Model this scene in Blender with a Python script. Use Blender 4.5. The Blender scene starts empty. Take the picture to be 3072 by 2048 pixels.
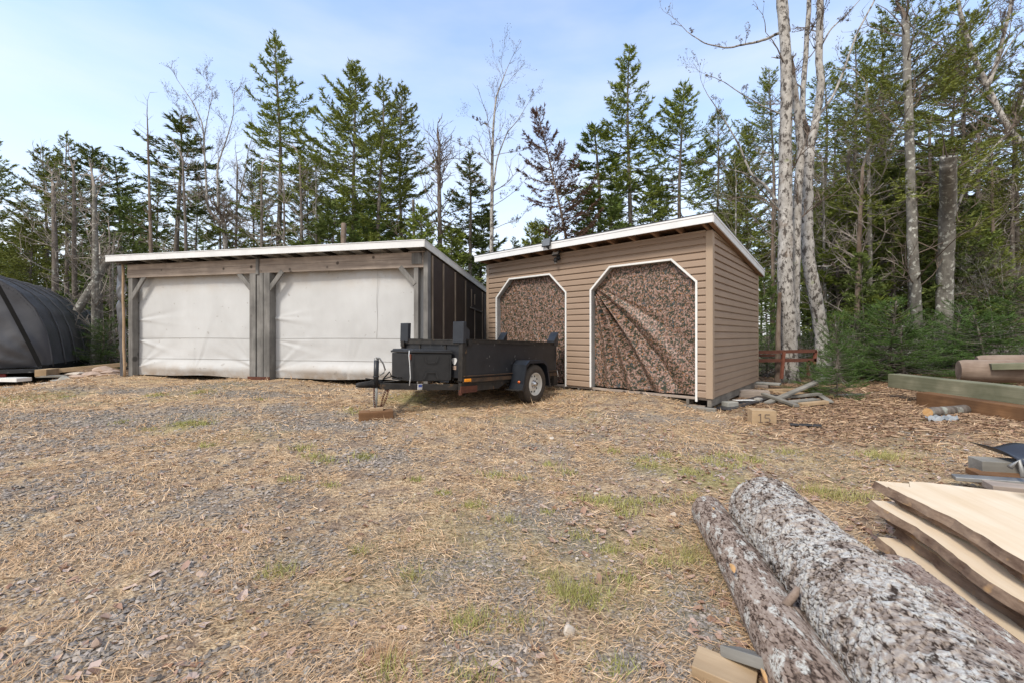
import bpy, math, random
import numpy as np
from mathutils import Vector, Matrix
# ------------------------------------------------------------------ camera, sky, sun, exposure
SC = bpy.context.scene
COL = SC.collection
F, CX, HY, HC = 1235.0, 1536.0, 1006.0, 1.2      # focal length in px of a 3072 px frame, centre, horizon row, eye height
cam_d = bpy.data.cameras.new("camera"); cam = bpy.data.objects.new("camera", cam_d); COL.objects.link(cam)
cam.location = (0, 0, HC); cam.rotation_euler = (math.radians(90), 0, 0)
cam_d.sensor_width = 36; cam_d.lens = F / 3072 * 36; cam_d.shift_y = -(1024 - HY) / 3072
cam_d.clip_start = 0.05; cam_d.clip_end = 3000
SC.camera = cam
SUN_EL, SUN_AZ = math.radians(48), math.atan2(-0.55, -0.62)   # azimuth clockwise from +Y
W = bpy.data.worlds.new("World"); SC.world = W; W.use_nodes = True
wt = W.node_tree; wn = wt.nodes; wl = wt.links
bg = wn["Background"]
sky = wn.new("ShaderNodeTexSky"); sky.sky_type = 'NISHITA'; sky.sun_disc = False
sky.sun_elevation = SUN_EL; sky.sun_rotation = SUN_AZ; sky.air_density = 1.0; sky.dust_density = 0.6; sky.ozone_density = 1.0
bg.inputs[1].default_value = 0.15
tc = wn.new("ShaderNodeTexCoord"); sp = wn.new("ShaderNodeSeparateXYZ"); wl.new(tc.outputs["Generated"], sp.inputs[0])
mr = wn.new("ShaderNodeMapRange"); mr.inputs[1].default_value = 0.0; mr.inputs[2].default_value = 0.62
mr.inputs[3].default_value = .95; mr.inputs[4].default_value = 0.02; wl.new(sp.outputs[2], mr.inputs[0])
mp = wn.new("ShaderNodeMapping"); mp.inputs["Scale"].default_value = (1.2, 1.2, 4.5); wl.new(tc.outputs["Generated"], mp.inputs[0])
nz = wn.new("ShaderNodeTexNoise"); nz.inputs["Scale"].default_value = 1.7; nz.inputs["Detail"].default_value = 6; nz.inputs["Roughness"].default_value = .5
wl.new(mp.outputs[0], nz.inputs[0])
mr2 = wn.new("ShaderNodeMapRange"); mr2.inputs[1].default_value = .42; mr2.inputs[2].default_value = .72; mr2.inputs[3].default_value = 0; mr2.inputs[4].default_value = .30
wl.new(nz.outputs[0], mr2.inputs[0])
ad = wn.new("ShaderNodeMath"); ad.operation = 'ADD'; ad.use_clamp = True; wl.new(mr.outputs[0], ad.inputs[0]); wl.new(mr2.outputs[0], ad.inputs[1])
mr3 = wn.new("ShaderNodeMapRange"); wl.new(sp.outputs[1], mr3.inputs[0])          # unseen white cloud added behind the camera for neutral, brighter fill light
for i_, v_ in enumerate((.15, -.35, 0, .85)): mr3.inputs[i_ + 1].default_value = v_
ad2 = wn.new("ShaderNodeMath"); ad2.operation = 'ADD'; ad2.use_clamp = True; wl.new(ad.outputs[0], ad2.inputs[0]); wl.new(mr3.outputs[0], ad2.inputs[1])
mx = wn.new("ShaderNodeMix"); mx.data_type = 'RGBA'; wl.new(ad2.outputs[0], mx.inputs[0])
gn = wn.new("ShaderNodeMix"); gn.data_type = 'RGBA'; gn.blend_type = 'MULTIPLY'; gn.inputs[0].default_value = 1
wl.new(sky.outputs[0], gn.inputs[6]); gn.inputs[7].default_value = (1.7, 1.9, 2.05, 1)
wl.new(gn.outputs[2], mx.inputs[6]); mx.inputs[7].default_value = (5.9, 6.0, 6.2, 1)     # thin high cloud veil
wl.new(mx.outputs[2], bg.inputs[0])
sun_d = bpy.data.lights.new("sun", 'SUN'); sun = bpy.data.objects.new("sun", sun_d); COL.objects.link(sun)
sun_d.energy = 2.6; sun_d.angle = math.radians(11); sun_d.color = (1, .93, .82)
sdir = Vector((math.sin(SUN_AZ) * math.cos(SUN_EL), math.cos(SUN_AZ) * math.cos(SUN_EL), math.sin(SUN_EL)))
sun.rotation_euler = (-sdir).to_track_quat('-Z', 'Y').to_euler()
SC.view_settings.view_transform = 'Standard'; SC.view_settings.look = 'None'
SC.view_settings.exposure = 0.3; SC.view_settings.gamma = 1
SC.cycles.max_bounces = 5; SC.cycles.diffuse_bounces = 3; SC.cycles.transparent_max_bounces = 4

# ------------------------------------------------------------------ helpers
PI = math.pi
def rng(s): return np.random.default_rng(s)
def tag(o, label=None, cat=None, group=None, kind=None):
    if label: o['label'] = label
    if cat: o['category'] = cat
    if group: o['group'] = group
    if kind: o['kind'] = kind
    return o
def thing(name, label, cat, loc=(0, 0, 0), rz=0.0, group=None):
    o = bpy.data.objects.new(name, None); COL.objects.link(o); o.empty_display_size = .2
    o.location = loc; o.rotation_euler = (0, 0, rz)
    return tag(o, label, cat, group)
def mesh(name, V, Fs, mat=None, parent=None, smooth=False, attr=None, mi=None):
    """V (n,3); Fs list of (m,3) or (m,4) arrays; attr dict name -> per point floats; mi face material indices"""
    V = np.asarray(V, dtype=np.float32)
    if not isinstance(Fs, (list, tuple)): Fs = [Fs]
    Fs = [np.asarray(f, dtype=np.int32) for f in Fs if len(f)]
    me = bpy.data.meshes.new(name)
    me.vertices.add(len(V)); me.vertices.foreach_set("co", V.ravel())
    loops = np.concatenate([f.ravel() for f in Fs]); sizes = np.concatenate([np.full(len(f), f.shape[1], dtype=np.int32) for f in Fs])
    me.loops.add(len(loops)); me.loops.foreach_set("vertex_index", loops)
    me.polygons.add(len(sizes)); st = np.zeros(len(sizes), dtype=np.int32); st[1:] = np.cumsum(sizes)[:-1]
    me.polygons.foreach_set("loop_start", st)
    if mi is not None: me.polygons.foreach_set("material_index", np.asarray(mi, dtype=np.int32))
    me.update(calc_edges=True); me.validate(verbose=False)
    if smooth: me.polygons.foreach_set("use_smooth", np.ones(len(me.polygons), dtype=bool))
    else: me.polygons.foreach_set("use_smooth", np.zeros(len(me.polygons), dtype=bool))
    if attr:
        for k, a in attr.items():
            at = me.attributes.new(k, 'FLOAT', 'POINT'); at.data.foreach_set("value", np.asarray(a, dtype=np.float32))
    for m in (mat if isinstance(mat, (list, tuple)) else [mat]):
        if m: me.materials.append(m)
    o = bpy.data.objects.new(name, me); COL.objects.link(o)
    if parent: o.parent = parent
    return o
class MB:
    def __init__(s): s.V = []; s.F4 = []; s.F3 = []; s.n = 0; s.A = []
    def add(s, V, F4=None, F3=None, a=None):
        V = np.asarray(V, dtype=float)
        if F4 is not None and len(F4): s.F4.append(np.asarray(F4) + s.n)
        if F3 is not None and len(F3): s.F3.append(np.asarray(F3) + s.n)
        s.V.append(V); s.n += len(V); s.A.append(np.full(len(V), .5) if a is None else np.asarray(a) * np.ones(len(V)))
        return s
    def box(s, x0, x1, y0, y1, z0, z1, shear=None):
        v = np.array([(x, y, z) for z in (z0, z1) for y in (y0, y1) for x in (x0, x1)], dtype=float)
        if shear is not None: v = shear(v)
        return s.add(v, [(0, 2, 3, 1), (4, 5, 7, 6), (0, 1, 5, 4), (1, 3, 7, 5), (3, 2, 6, 7), (2, 0, 4, 6)])
    def bar(s, p, q, w, h, up=(0, 0, 1)):
        p = np.array(p, float); q = np.array(q, float); d = q - p; d /= np.linalg.norm(d)
        u = np.array(up, float); sd = np.cross(d, u)
        if np.linalg.norm(sd) < 1e-4: sd = np.cross(d, (0, 1, 0))
        sd /= np.linalg.norm(sd); u = np.cross(sd, d)
        v = [c + sd * a * w / 2 + u * b * h / 2 for c in (p, q) for a, b in ((-1, -1), (1, -1), (1, 1), (-1, 1))]
        return s.add(v, [(0, 1, 2, 3), (7, 6, 5, 4), (0, 4, 5, 1), (1, 5, 6, 2), (2, 6, 7, 3), (3, 7, 4, 0)])
    def tube(s, P, R, n=8, cap=True, closed=False, a=None):
        P = np.asarray(P, float); R = np.ones(len(P)) * np.asarray(R, float)
        T = np.gradient(P, axis=0); T /= np.linalg.norm(T, axis=1)[:, None] + 1e-9
        ref = np.array((0, 0, 1.0)) if abs(T[:, 2]).mean() < .8 else np.array((1.0, 0, 0))
        A = np.cross(T, ref); A /= np.linalg.norm(A, axis=1)[:, None] + 1e-9; B = np.cross(T, A)
        th = np.arange(n) / n * 2 * PI
        V = P[:, None] + R[:, None, None] * (A[:, None] * np.cos(th)[None, :, None] + B[:, None] * np.sin(th)[None, :, None])
        V = V.reshape(-1, 3); m = len(P); Fq = []
        i = np.arange(m - 1)[:, None] * n; j = np.arange(n)[None]; j2 = (j + 1) % n
        Fq = np.stack([(i + j), (i + j2), (i + n + j2), (i + n + j)], -1).reshape(-1, 4)
        F3 = None
        if cap:
            V = np.vstack([V, P[0], P[-1]]); c0 = m * n; c1 = c0 + 1; j = np.arange(n); j2 = (j + 1) % n
            F3 = np.vstack([np.stack([j2, j, np.full(n, c0)], -1), np.stack([(m - 1) * n + j, (m - 1) * n + j2, np.full(n, c1)], -1)])
        return s.add(V, Fq, F3, a)
    def lathe(s, prof, n=32, axis='y', c=(0, 0, 0)):
        """prof list of (r, t) with t along the axis"""
        th = np.arange(n) / n * 2 * PI; V = []
        for r, t in prof:
            if axis == 'y': V.append(np.stack([r * np.cos(th), np.full(n, t), r * np.sin(th)], -1))
            else: V.append(np.stack([r * np.cos(th), r * np.sin(th), np.full(n, t)], -1))
        V = np.concatenate(V) + np.array(c); m = len(prof)
        i = np.arange(m - 1)[:, None] * n; j = np.arange(n)[None]; j2 = (j + 1) % n
        return s.add(V, np.stack([(i + j), (i + j2), (i + n + j2), (i + n + j)], -1).reshape(-1, 4))
    def grid(s, X, a=None):
        """X (m,n,3) points"""
        m, n = X.shape[:2]; i = np.arange(m - 1)[:, None] * n; j = np.arange(n - 1)[None]
        return s.add(X.reshape(-1, 3), np.stack([i + j, i + j + 1, i + n + j + 1, i + n + j], -1).reshape(-1, 4), None, a)
    def prisms(s, P, Q, r0, r1, k=3, a=None):
        P = np.asarray(P, float); Q = np.asarray(Q, float); n = len(P)
        D = Q - P; D /= np.linalg.norm(D, axis=1)[:, None] + 1e-9
        ref = np.where(np.abs(D[:, 2:3]) < .8, np.array([[0, 0, 1.0]]), np.array([[1.0, 0, 0]]))
        A = np.cross(D, ref); A /= np.linalg.norm(A, axis=1)[:, None]; B = np.cross(D, A)
        th = np.arange(k) / k * 2 * PI
        off = A[:, None] * np.cos(th)[None, :, None] + B[:, None] * np.sin(th)[None, :, None]
        r0 = (np.ones(n) * r0)[:, None, None]; r1 = (np.ones(n) * r1)[:, None, None]
        V = np.concatenate([P[:, None] + off * r0, Q[:, None] + off * r1], 1).reshape(-1, 3)
        b = np.arange(n)[:, None] * 2 * k; j = np.arange(k)[None]; j2 = (j + 1) % k
        return s.add(V, np.stack([b + j, b + j2, b + k + j2, b + k + j], -1).reshape(-1, 4), None, None if a is None else np.repeat(a, 2 * k))
    def blades(s, P, D, L, w, R, a=None, bend=0.0):
        """triangles: base P, direction D, length L, width w; R generator"""
        n = len(P); rnd = R.normal(size=(n, 3)); S = np.cross(D, rnd); S /= np.linalg.norm(S, axis=1)[:, None] + 1e-9
        w = (np.ones(n) * w)[:, None]; L = (np.ones(n) * L)[:, None]
        V = np.stack([P - S * w / 2, P + S * w / 2, P + D * L], 1).reshape(-1, 3)
        return s.add(V, None, np.arange(3 * n).reshape(-1, 3), None if a is None else np.repeat(a, 3))
    def build(s, name, mat, parent=None, smooth=False, at=True):
        V = np.concatenate(s.V); Fs = []
        if s.F4: Fs.append(np.concatenate(s.F4))
        if s.F3: Fs.append(np.concatenate(s.F3))
        return mesh(name, V, Fs, mat, parent, smooth, {'v': np.concatenate(s.A)} if at else None)
def bev(o, w=.006, seg=2):
    m = o.modifiers.new("bevel", 'BEVEL'); m.width = w; m.segments = seg; m.limit_method = 'ANGLE'; m.angle_limit = math.radians(35); return o
# value noise
def vnoise(x, y, seed=0):
    x = np.asarray(x, float); y = np.asarray(y, float); xi = np.floor(x).astype(np.int64); yi = np.floor(y).astype(np.int64)
    fx = x - xi; fy = y - yi; fx = fx * fx * (3 - 2 * fx); fy = fy * fy * (3 - 2 * fy)
    def h(a, b):
        n = (a * 374761393 + b * 668265263 + seed * 974634777) & 0xffffffff
        n = ((n ^ (n >> 13)) * 1274126177) & 0xffffffff; n = n ^ (n >> 16); return (n & 0xffffff) / float(0xffffff)
    return (h(xi, yi) * (1 - fx) + h(xi + 1, yi) * fx) * (1 - fy) + (h(xi, yi + 1) * (1 - fx) + h(xi + 1, yi + 1) * fx) * fy
def fbm(x, y, seed=0, o=4):
    t = 0; a = .5; s = 0
    for k in range(o): t = t + a * vnoise(x * 2 ** k, y * 2 ** k, seed + k); s += a; a *= .5
    return t / s
def worley(x, y, seed=0):
    xi = np.floor(x).astype(np.int64); yi = np.floor(y).astype(np.int64)
    f1 = np.full(x.shape, 9.); f2 = np.full(x.shape, 9.); idv = np.zeros(x.shape); dx1 = np.zeros(x.shape)
    def h(a, b, k):
        n = (a * 374761393 + b * 668265263 + (seed + k) * 974634777) & 0xffffffff
        n = ((n ^ (n >> 13)) * 1274126177) & 0xffffffff; n = n ^ (n >> 16); return (n & 0xffffff) / float(0xffffff)
    for i in (-1, 0, 1):
        for j in (-1, 0, 1):
            a = xi + i; b = yi + j; px = a + h(a, b, 1); py = b + h(a, b, 2); d = np.hypot(px - x, py - y)
            m = d < f1; f2 = np.where(m, f1, np.minimum(f2, d)); idv = np.where(m, h(a, b, 3), idv); dx1 = np.where(m, x - px, dx1); f1 = np.where(m, d, f1)
    return f1, f2, idv, dx1
# ------------------------------------------------------------------ terrain height
CP = np.array([(0, 0, 0), (-3, 1, 0), (3, 0, 0), (0, 3, .0), (1.5, 2, 0), (3.5, 3, .02), (-5, 4, .02), (-1.82, 5.3, .085), (.3, 6.9, .055), (2.06, 7.0, .2), (1.3, 7.7, .15), (3.1, 6.15, .02),
    (4.5, 7.0, .03), (6.7, 6.2, .05), (8, 4, .05), (-1.5, 7.7, .28), (-5, 8.4, .3), (-8.8, 9.3, .3), (-12.5, 10.2, -.06), (-14, 12, -.02), (-10.6, 10.3, .06), (-3.2, 6.8, .17), (-7, 6.5, .12), (4.6, 9.5, .12), (3, 12, .3), (-5, 12, .35),
    (-12, 16, .35), (0, 20, .5), (12, 12, .3), (10, 20, .5), (-20, 22, .6), (20, 25, .6), (-25, 12, .1), (-16, 8, .02), (-11, 8, .05), (15, 4, .1), (0, -8, 0), (-10, -8, 0), (10, -8, 0), (0, 35, .7), (-30, 35, .7), (30, 35, .7)])
def gz(x, y):
    x = np.asarray(x, float); y = np.asarray(y, float)
    d2 = (x[..., None] - CP[:, 0]) ** 2 + (y[..., None] - CP[:, 1]) ** 2
    w = 1 / (d2 + .15) ** 1.6; return (w * CP[:, 2]).sum(-1) / w.sum(-1)
def g1(x, y): return float(gz(np.array(x), np.array(y)))
def at(px, Y): return (px - CX) / F * Y
def zat(py, Y): return HC - (py - HY) * Y / F
_YS = np.concatenate([np.arange(.8, 12, .01), np.arange(12, 60, .05)])
def gp(px, py, dz=0.0):
    X = (px - CX) / F * _YS; z = HC - (py - HY) * _YS / F; d = z - gz(X, _YS)
    k = np.argmax(d < 0) if (d < 0).any() else len(d) - 1
    return np.array((X[k], _YS[k], float(gz(X[k], _YS[k])) + dz))

# ------------------------------------------------------------------ materials
class NT:
    def __init__(s, name, rough=.8, spec=.3, metal=0.0):
        m = bpy.data.materials.new(name); m.use_nodes = True; s.m = m; s.t = m.node_tree; s.b = s.t.nodes["Principled BSDF"]
        s.b.inputs["Roughness"].default_value = rough; s.b.inputs["Specular IOR Level"].default_value = spec; s.b.inputs["Metallic"].default_value = metal
        s.tc = s.t.nodes.new("ShaderNodeTexCoord")
    def n(s, t): return s.t.nodes.new(t)
    def l(s, a, b): s.t.links.new(a, b)
    def map(s, scale=(1, 1, 1), rot=(0, 0, 0), src=None):
        m = s.n("ShaderNodeMapping"); m.inputs["Scale"].default_value = scale; m.inputs["Rotation"].default_value = rot
        s.l(src or s.tc.outputs["Object"], m.inputs[0]); return m.outputs[0]
    def noise(s, v, sc, det=4, ro=.6, dist=0.0):
        n = s.n("ShaderNodeTexNoise"); n.inputs["Scale"].default_value = sc; n.inputs["Detail"].default_value = det; n.inputs["Roughness"].default_value = ro; n.inputs["Distortion"].default_value = dist
        s.l(v, n.inputs[0]); return n.outputs[0]
    def vor(s, v, sc, feat='F1', out=0):
        n = s.n("ShaderNodeTexVoronoi"); n.feature = feat; n.inputs["Scale"].default_value = sc; s.l(v, n.inputs[0]); return n.outputs[out]
    def ramp(s, v, stops, interp='LINEAR'):
        n = s.n("ShaderNodeValToRGB"); e = n.color_ramp.elements; n.color_ramp.interpolation = interp
        while len(e) < len(stops): e.new(.5)
        for i, (p, c) in enumerate(stops): e[i].position = p; e[i].color = (*c, 1) if len(c) == 3 else c
        s.l(v, n.inputs[0]); return n.outputs[0]
    def mix(s, f, a, b, mode='MIX'):
        n = s.n("ShaderNodeMix"); n.data_type = 'RGBA'; n.blend_type = mode
        for i, x in ((0, f), (6, a), (7, b)):
            if isinstance(x, (int, float)): n.inputs[i].default_value = x
            elif isinstance(x, tuple): n.inputs[i].default_value = (*x, 1)
            else: s.l(x, n.inputs[i])
        return n.outputs[2]
    def math(s, op, a, b=0.0, cl=False):
        n = s.n("ShaderNodeMath"); n.operation = op; n.use_clamp = cl
        for i, x in ((0, a), (1, b)):
            if isinstance(x, (int, float)): n.inputs[i].default_value = x
            else: s.l(x, n.inputs[i])
        return n.outputs[0]
    def attr(s, name):
        n = s.n("ShaderNodeAttribute"); n.attribute_name = name; return n.outputs["Fac"]
    def rng(s, v, a, b, c=0.0, d=1.0):
        n = s.n("ShaderNodeMapRange"); s.l(v, n.inputs[0])
        for i, x in enumerate((a, b, c, d)): n.inputs[i + 1].default_value = x
        return n.outputs[0]
    def col(s, c):
        if isinstance(c, tuple): s.b.inputs["Base Color"].default_value = (*c, 1)
        else: s.l(c, s.b.inputs["Base Color"])
        return s
    def bump(s, h, st=.5, d=.01):
        n = s.n("ShaderNodeBump"); n.inputs["Strength"].default_value = st; n.inputs["Distance"].default_value = d; s.l(h, n.inputs["Height"]); s.l(n.outputs[0], s.b.inputs["Normal"]); return s
def mottled(name, a, b, sc=6.0, stretch=(1, 1, 1), rough=.8, bump=.3, bd=.004, bsc=None, spec=.3, metal=0.0, speck=None, world=False):
    t = NT(name, rough, spec, metal); v = t.map(stretch, src=t.n("ShaderNodeNewGeometry").outputs["Position"] if world else None)
    n1 = t.noise(v, sc, 6, .65); c = t.ramp(n1, [(.3, a), (.7, b)])
    if speck:
        n2 = t.noise(t.map((1, 1, 1)), speck[1], 3, .6); c = t.mix(t.rng(n2, speck[2], speck[2] + .08), c, speck[0])
    t.col(c)
    if bump: t.bump(t.noise(v, bsc or sc * 3, 5, .7), bump, bd)
    return t.m
def woodmat(name, a, b, axis, grain=28, rough=.85, knots=None, dark=None):
    st = [1, 1, 1]; st['xyz'.index(axis)] = .06
    t = NT(name, rough, .2); v = t.map(tuple(st)); g = t.noise(v, grain, 6, .7, .4); c = t.ramp(g, [(.25, a), (.75, b)])
    big = t.noise(t.map((1, 1, 1)), 2.2, 3, .6); c = t.mix(t.rng(big, .35, .65, 0, .65), c, dark or tuple(x * .6 for x in a))
    if knots:
        kv = t.map((1, 1, 1)); k = t.vor(kv, knots); c = t.mix(t.rng(k, .1, .17, .8, 0), c, tuple(x * .3 for x in a))
    t.col(c); t.bump(g, .6, .004); return t.m
M = {}
M['fascia'] = mottled('white_metal', (.66, .67, .68), (.78, .79, .8), 3, rough=.45, bump=.05)
M['fascia_old'] = mottled('white_metal_old', (.56, .56, .54), (.72, .72, .7), 3, rough=.5, bump=.05, speck=((.4, .38, .33), 9, .66))
M['shingle'] = mottled('shingle', (.035, .037, .04), (.08, .08, .085), 60, rough=.95, bump=.6)
M['vinyl'] = mottled('brown_vinyl', (.285, .204, .147), (.335, .243, .178), 1.3, (1, 1, 2), rough=.5, bump=.12, bd=.002, bsc=30, spec=.35)
M['vinyl_trim'] = mottled('brown_vinyl_trim', (.35, .262, .19), (.39, .295, .217), 2, rough=.5, bump=0)
M['rafter'] = mottled('rafter_wood', (.2, .12, .075), (.32, .2, .13), 8, rough=.85)
M['dark_int'] = mottled('dark_wood_and_shade', (.02, .017, .014), (.04, .032, .026), 5, rough=.95)
M['trim'] = mottled('white_trim', (.7, .7, .69), (.8, .8, .79), 3, rough=.45, bump=0)
M['trim_in'] = mottled('grey_reveal', (.3, .3, .3), (.42, .42, .41), 5, rough=.6, bump=.1)
M['wood_x'] = woodmat('weathered_wood_x', (.15, .12, .1), (.62, .52, .44), 'x', 15, knots=4.1, dark=(.24, .2, .175))
M['wood_z'] = woodmat('weathered_wood_z', (.14, .135, .13), (.31, .3, .285), 'z', 26, knots=2.3)
M['wood_y'] = woodmat('weathered_wood_y', (.15, .135, .12), (.32, .29, .25), 'y', 26)
M['newwood_z'] = woodmat('pale_wood_z', (.42, .29, .18), (.6, .44, .29), 'z', 20)
M['newwood_x'] = woodmat('pale_wood_x', (.4, .28, .17), (.56, .42, .27), 'x', 20)
M['greywood_x'] = woodmat('grey_wood_x', (.2, .19, .17), (.38, .36, .32), 'x', 20)
M['beam_green'] = woodmat('greenish_timber', (.17, .165, .11), (.34, .325, .235), 'x', 22, dark=(.09, .1, .06))
M['beam_brown'] = woodmat('brown_timber', (.15, .075, .035), (.3, .165, .085), 'x', 22, dark=(.07, .04, .025))
M['rust'] = mottled('rusty_steel', (.07, .028, .02), (.14, .055, .035), 12, rough=.9, bump=.4)
M['rustred'] = mottled('rust_red_steel', (.13, .042, .027), (.21, .08, .05), 9, rough=.9, bump=.4)
M['panel'] = mottled('brown_board_wall', (.034, .024, .021), (.055, .041, .035), 2.2, rough=.7, bump=.2)
M['batten'] = woodmat('batten_wood', (.2, .16, .12), (.42, .34, .27), 'z', 20)
def tarp_white():
    t = NT('white_tarp', .5, .3); v = t.map((1, 1, .5)); n1 = t.noise(v, 1.1, 5, .6)
    c = t.ramp(n1, [(.3, (.49, .495, .5)), (.7, (.585, .595, .605))])
    sp_ = t.n("ShaderNodeSeparateXYZ"); t.l(t.tc.outputs["Object"], sp_.inputs[0]); z = sp_.outputs[2]
    n2 = t.noise(t.map((1, 1, 1)), 2.5, 5, .7)
    c = t.mix(t.math('MULTIPLY', t.rng(z, .02, .35, .9, 0), t.rng(n2, .35, .6)), c, (.36, .29, .22))        # splashed dirt along the hem
    c = t.mix(t.math('MULTIPLY', t.rng(z, 1.75, 2.3, 0, .8), t.rng(n2, .3, .6)), c, (.45, .38, .3))         # rain stain below the header
    c = t.mix(t.rng(t.noise(t.map((1, 1, 1)), 9, 2, .5), .69, .72, 0, .5), c, (.3, .28, .26))
    t.col(c); t.bump(t.noise(t.map((1, 1, 1)), 120, 2, .5), .1, .002); return t.m
M['tarp_white'] = tarp_white()
M['seam'] = mottled('tarp_seam', (.3, .29, .28), (.38, .37, .35), 5, rough=.7, bump=0)
M['tarp_black'] = mottled('black_tarp', (.022, .022, .026), (.036, .036, .042), 2.5, rough=.38, bump=.25, bd=.006, bsc=14, spec=.5)
M['tarp_grey'] = mottled('charcoal_tarp', (.06, .06, .066), (.09, .09, .098), 1.5, rough=.42, bump=.15, bd=.004, bsc=60, spec=.45)
def camo():
    t = NT('camouflage_cloth', .5, .35); v0 = t.map((1, 1, 1))
    sn = t.n("ShaderNodeVectorMath"); sn.operation = 'SNAP'; t.l(v0, sn.inputs[0]); sn.inputs[1].default_value = (.009, .5, .009); v = sn.outputs[0]
    a = t.noise(v, 24, 4, .75); b = t.noise(t.map((1, 1, .8), src=v), 34, 3, .7); d = t.noise(v, 7.0, 5, .75)
    c = t.ramp(a, [(0, (.06, .035, .025)), (.4, (.17, .1, .075)), (.49, (.3, .2, .165)), (.58, (.42, .31, .27))], 'CONSTANT')
    c = t.mix(t.rng(t.math('ADD', t.math('MULTIPLY', b, .6), t.math('MULTIPLY', t.noise(v, 11, 4, .7), .4)), .505, .51), c, (.03, .036, .022))
    c = t.mix(t.rng(t.math('ADD', t.math('MULTIPLY', d, .6), t.math('MULTIPLY', b, .4)), .575, .58), c, (.05, .075, .09))
    c = t.mix(t.rng(t.noise(v, 30, 2, .6), .62, .625), c, (.33, .15, .06))
    t.col(c); t.bump(t.noise(v0, 90, 2, .5), .15, .002); return t.m
M['camo'] = camo()
M['paint_black'] = mottled('black_paint', (.012, .013, .016), (.026, .027, .031), 4, rough=.42, bump=.12, bd=.002, bsc=40, spec=.45, speck=((.17, .17, .165), 8, .665))
M['paint_navy'] = mottled('dark_fender_paint', (.011, .014, .02), (.024, .028, .036), 5, rough=.35, bump=.08, spec=.5, speck=((.13, .09, .06), 16, .74))
M['frame_black'] = mottled('worn_black_frame', (.014, .013, .013), (.045, .04, .035), 7, rough=.6, bump=.3, speck=((.12, .075, .04), 9, .62))
M['rust_flange'] = mottled('rusted_flange', (.03, .028, .025), (.12, .07, .04), 9, rough=.8, bump=.3)
M['plastic'] = mottled('black_plastic', (.017, .017, .018), (.026, .026, .027), 8, rough=.55, bump=.25, bd=.001, bsc=150, spec=.4)
M['rubber'] = mottled('tyre_rubber', (.035, .03, .027), (.075, .062, .05), 9, rough=.9, bump=.3)
M['rim'] = mottled('white_rim', (.55, .53, .48), (.68, .66, .62), 7, rough=.4, bump=.05, speck=((.3, .22, .15), 18, .68))
M['chrome'] = mottled('chrome', (.4, .4, .4), (.6, .6, .6), 5, rough=.22, bump=0, metal=1.0)
M['black'] = mottled('hole_black', (.006, .006, .006), (.01, .01, .01), 5, rough=.9, bump=0)
M['amber'] = mottled('amber_lens', (.85, .28, .01), (.95, .36, .02), 30, rough=.25, bump=0, spec=.6)
M['redlens'] = mottled('orange_red_lens', (.55, .1, .02), (.7, .16, .03), 30, rough=.3, bump=0, spec=.6)
M['sticker'] = mottled('white_sticker', (.5, .5, .5), (.72, .72, .72), 30, rough=.6, bump=0)
M['blue'] = mottled('blue_ink', (.05, .09, .3), (.08, .12, .4), 30, rough=.6, bump=0)
M['steel'] = mottled('grey_steel', (.2, .2, .2), (.34, .34, .33), 9, rough=.5, bump=.1, metal=.5)
M['solar'] = mottled('solar_glass', (.1, .11, .12), (.16, .17, .18), 20, rough=.2, bump=0, spec=.6)
M['lampglass'] = mottled('lamp_glass', (.35, .34, .32), (.5, .49, .47), 20, rough=.25, bump=0)
M['red'] = mottled('dark_red_paint', (.09, .008, .006), (.16, .015, .012), 5, rough=.5, bump=.1)
M['concrete'] = mottled('concrete', (.27, .26, .24), (.42, .4, .37), 9, rough=.95, bump=.3)
M['stone_pink'] = mottled('pinkish_stone', (.3, .215, .165), (.48, .37, .3), 7, rough=.9, bump=.4, world=True)
M['stone_pale'] = mottled('pale_stone', (.42, .35, .28), (.6, .53, .45), 12, rough=.9, bump=.4, world=True)
M['stone_grey'] = mottled('grey_stone', (.22, .22, .2), (.38, .37, .34), 10, rough=.9, bump=.4, world=True)
M['bark_spruce'] = mottled('spruce_bark', (.085, .068, .056), (.22, .19, .165), 9, (1, 1, .5), rough=.95, bump=.8, bd=.02, speck=((.33, .34, .3), 5, .6))
M['bark_dead'] = mottled('dead_bark', (.11, .075, .055), (.25, .2, .16), 9, (1, 1, .4), rough=.95, bump=.8, bd=.02)
M['bark_twig'] = mottled('twig_bark', (.1, .075, .06), (.2, .16, .13), 5, rough=.95, bump=0)
def birch():
    t = NT('pale_lichened_bark', .85, .2); v = t.map((1, 1, .55)); n = t.noise(v, 8, 6, .7)
    c = t.ramp(n, [(.3, (.22, .2, .18)), (.65, (.5, .475, .44))])
    c = t.mix(t.rng(t.noise(v, 11, 5, .75), .51, .57, 0, .9), c, (.05, .04, .034))
    c = t.mix(t.rng(t.noise(t.map((1, 1, .7)), 2.3, 4, .7), .6, .68, 0, .6), c, (.17, .12, .085))
    c = t.mix(t.rng(t.noise(t.map((1, 1, 1)), 3.1, 3, .7), .66, .72, 0, .5), c, (.3, .33, .16))
    t.col(c); t.bump(n, .8, .02); return t.m
M['bark_birch'] = birch()
M['bark_pale_twig'] = mottled('pale_twig_bark', (.2, .17, .145), (.38, .34, .3), 5, rough=.95, bump=0)
M['bark_lichen'] = mottled('lichened_grey_bark', (.1, .09, .078), (.27, .255, .225), 7, (1, 1, .5), rough=.95, bump=.8, bd=.02, speck=((.5, .5, .45), 9, .56))
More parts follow.
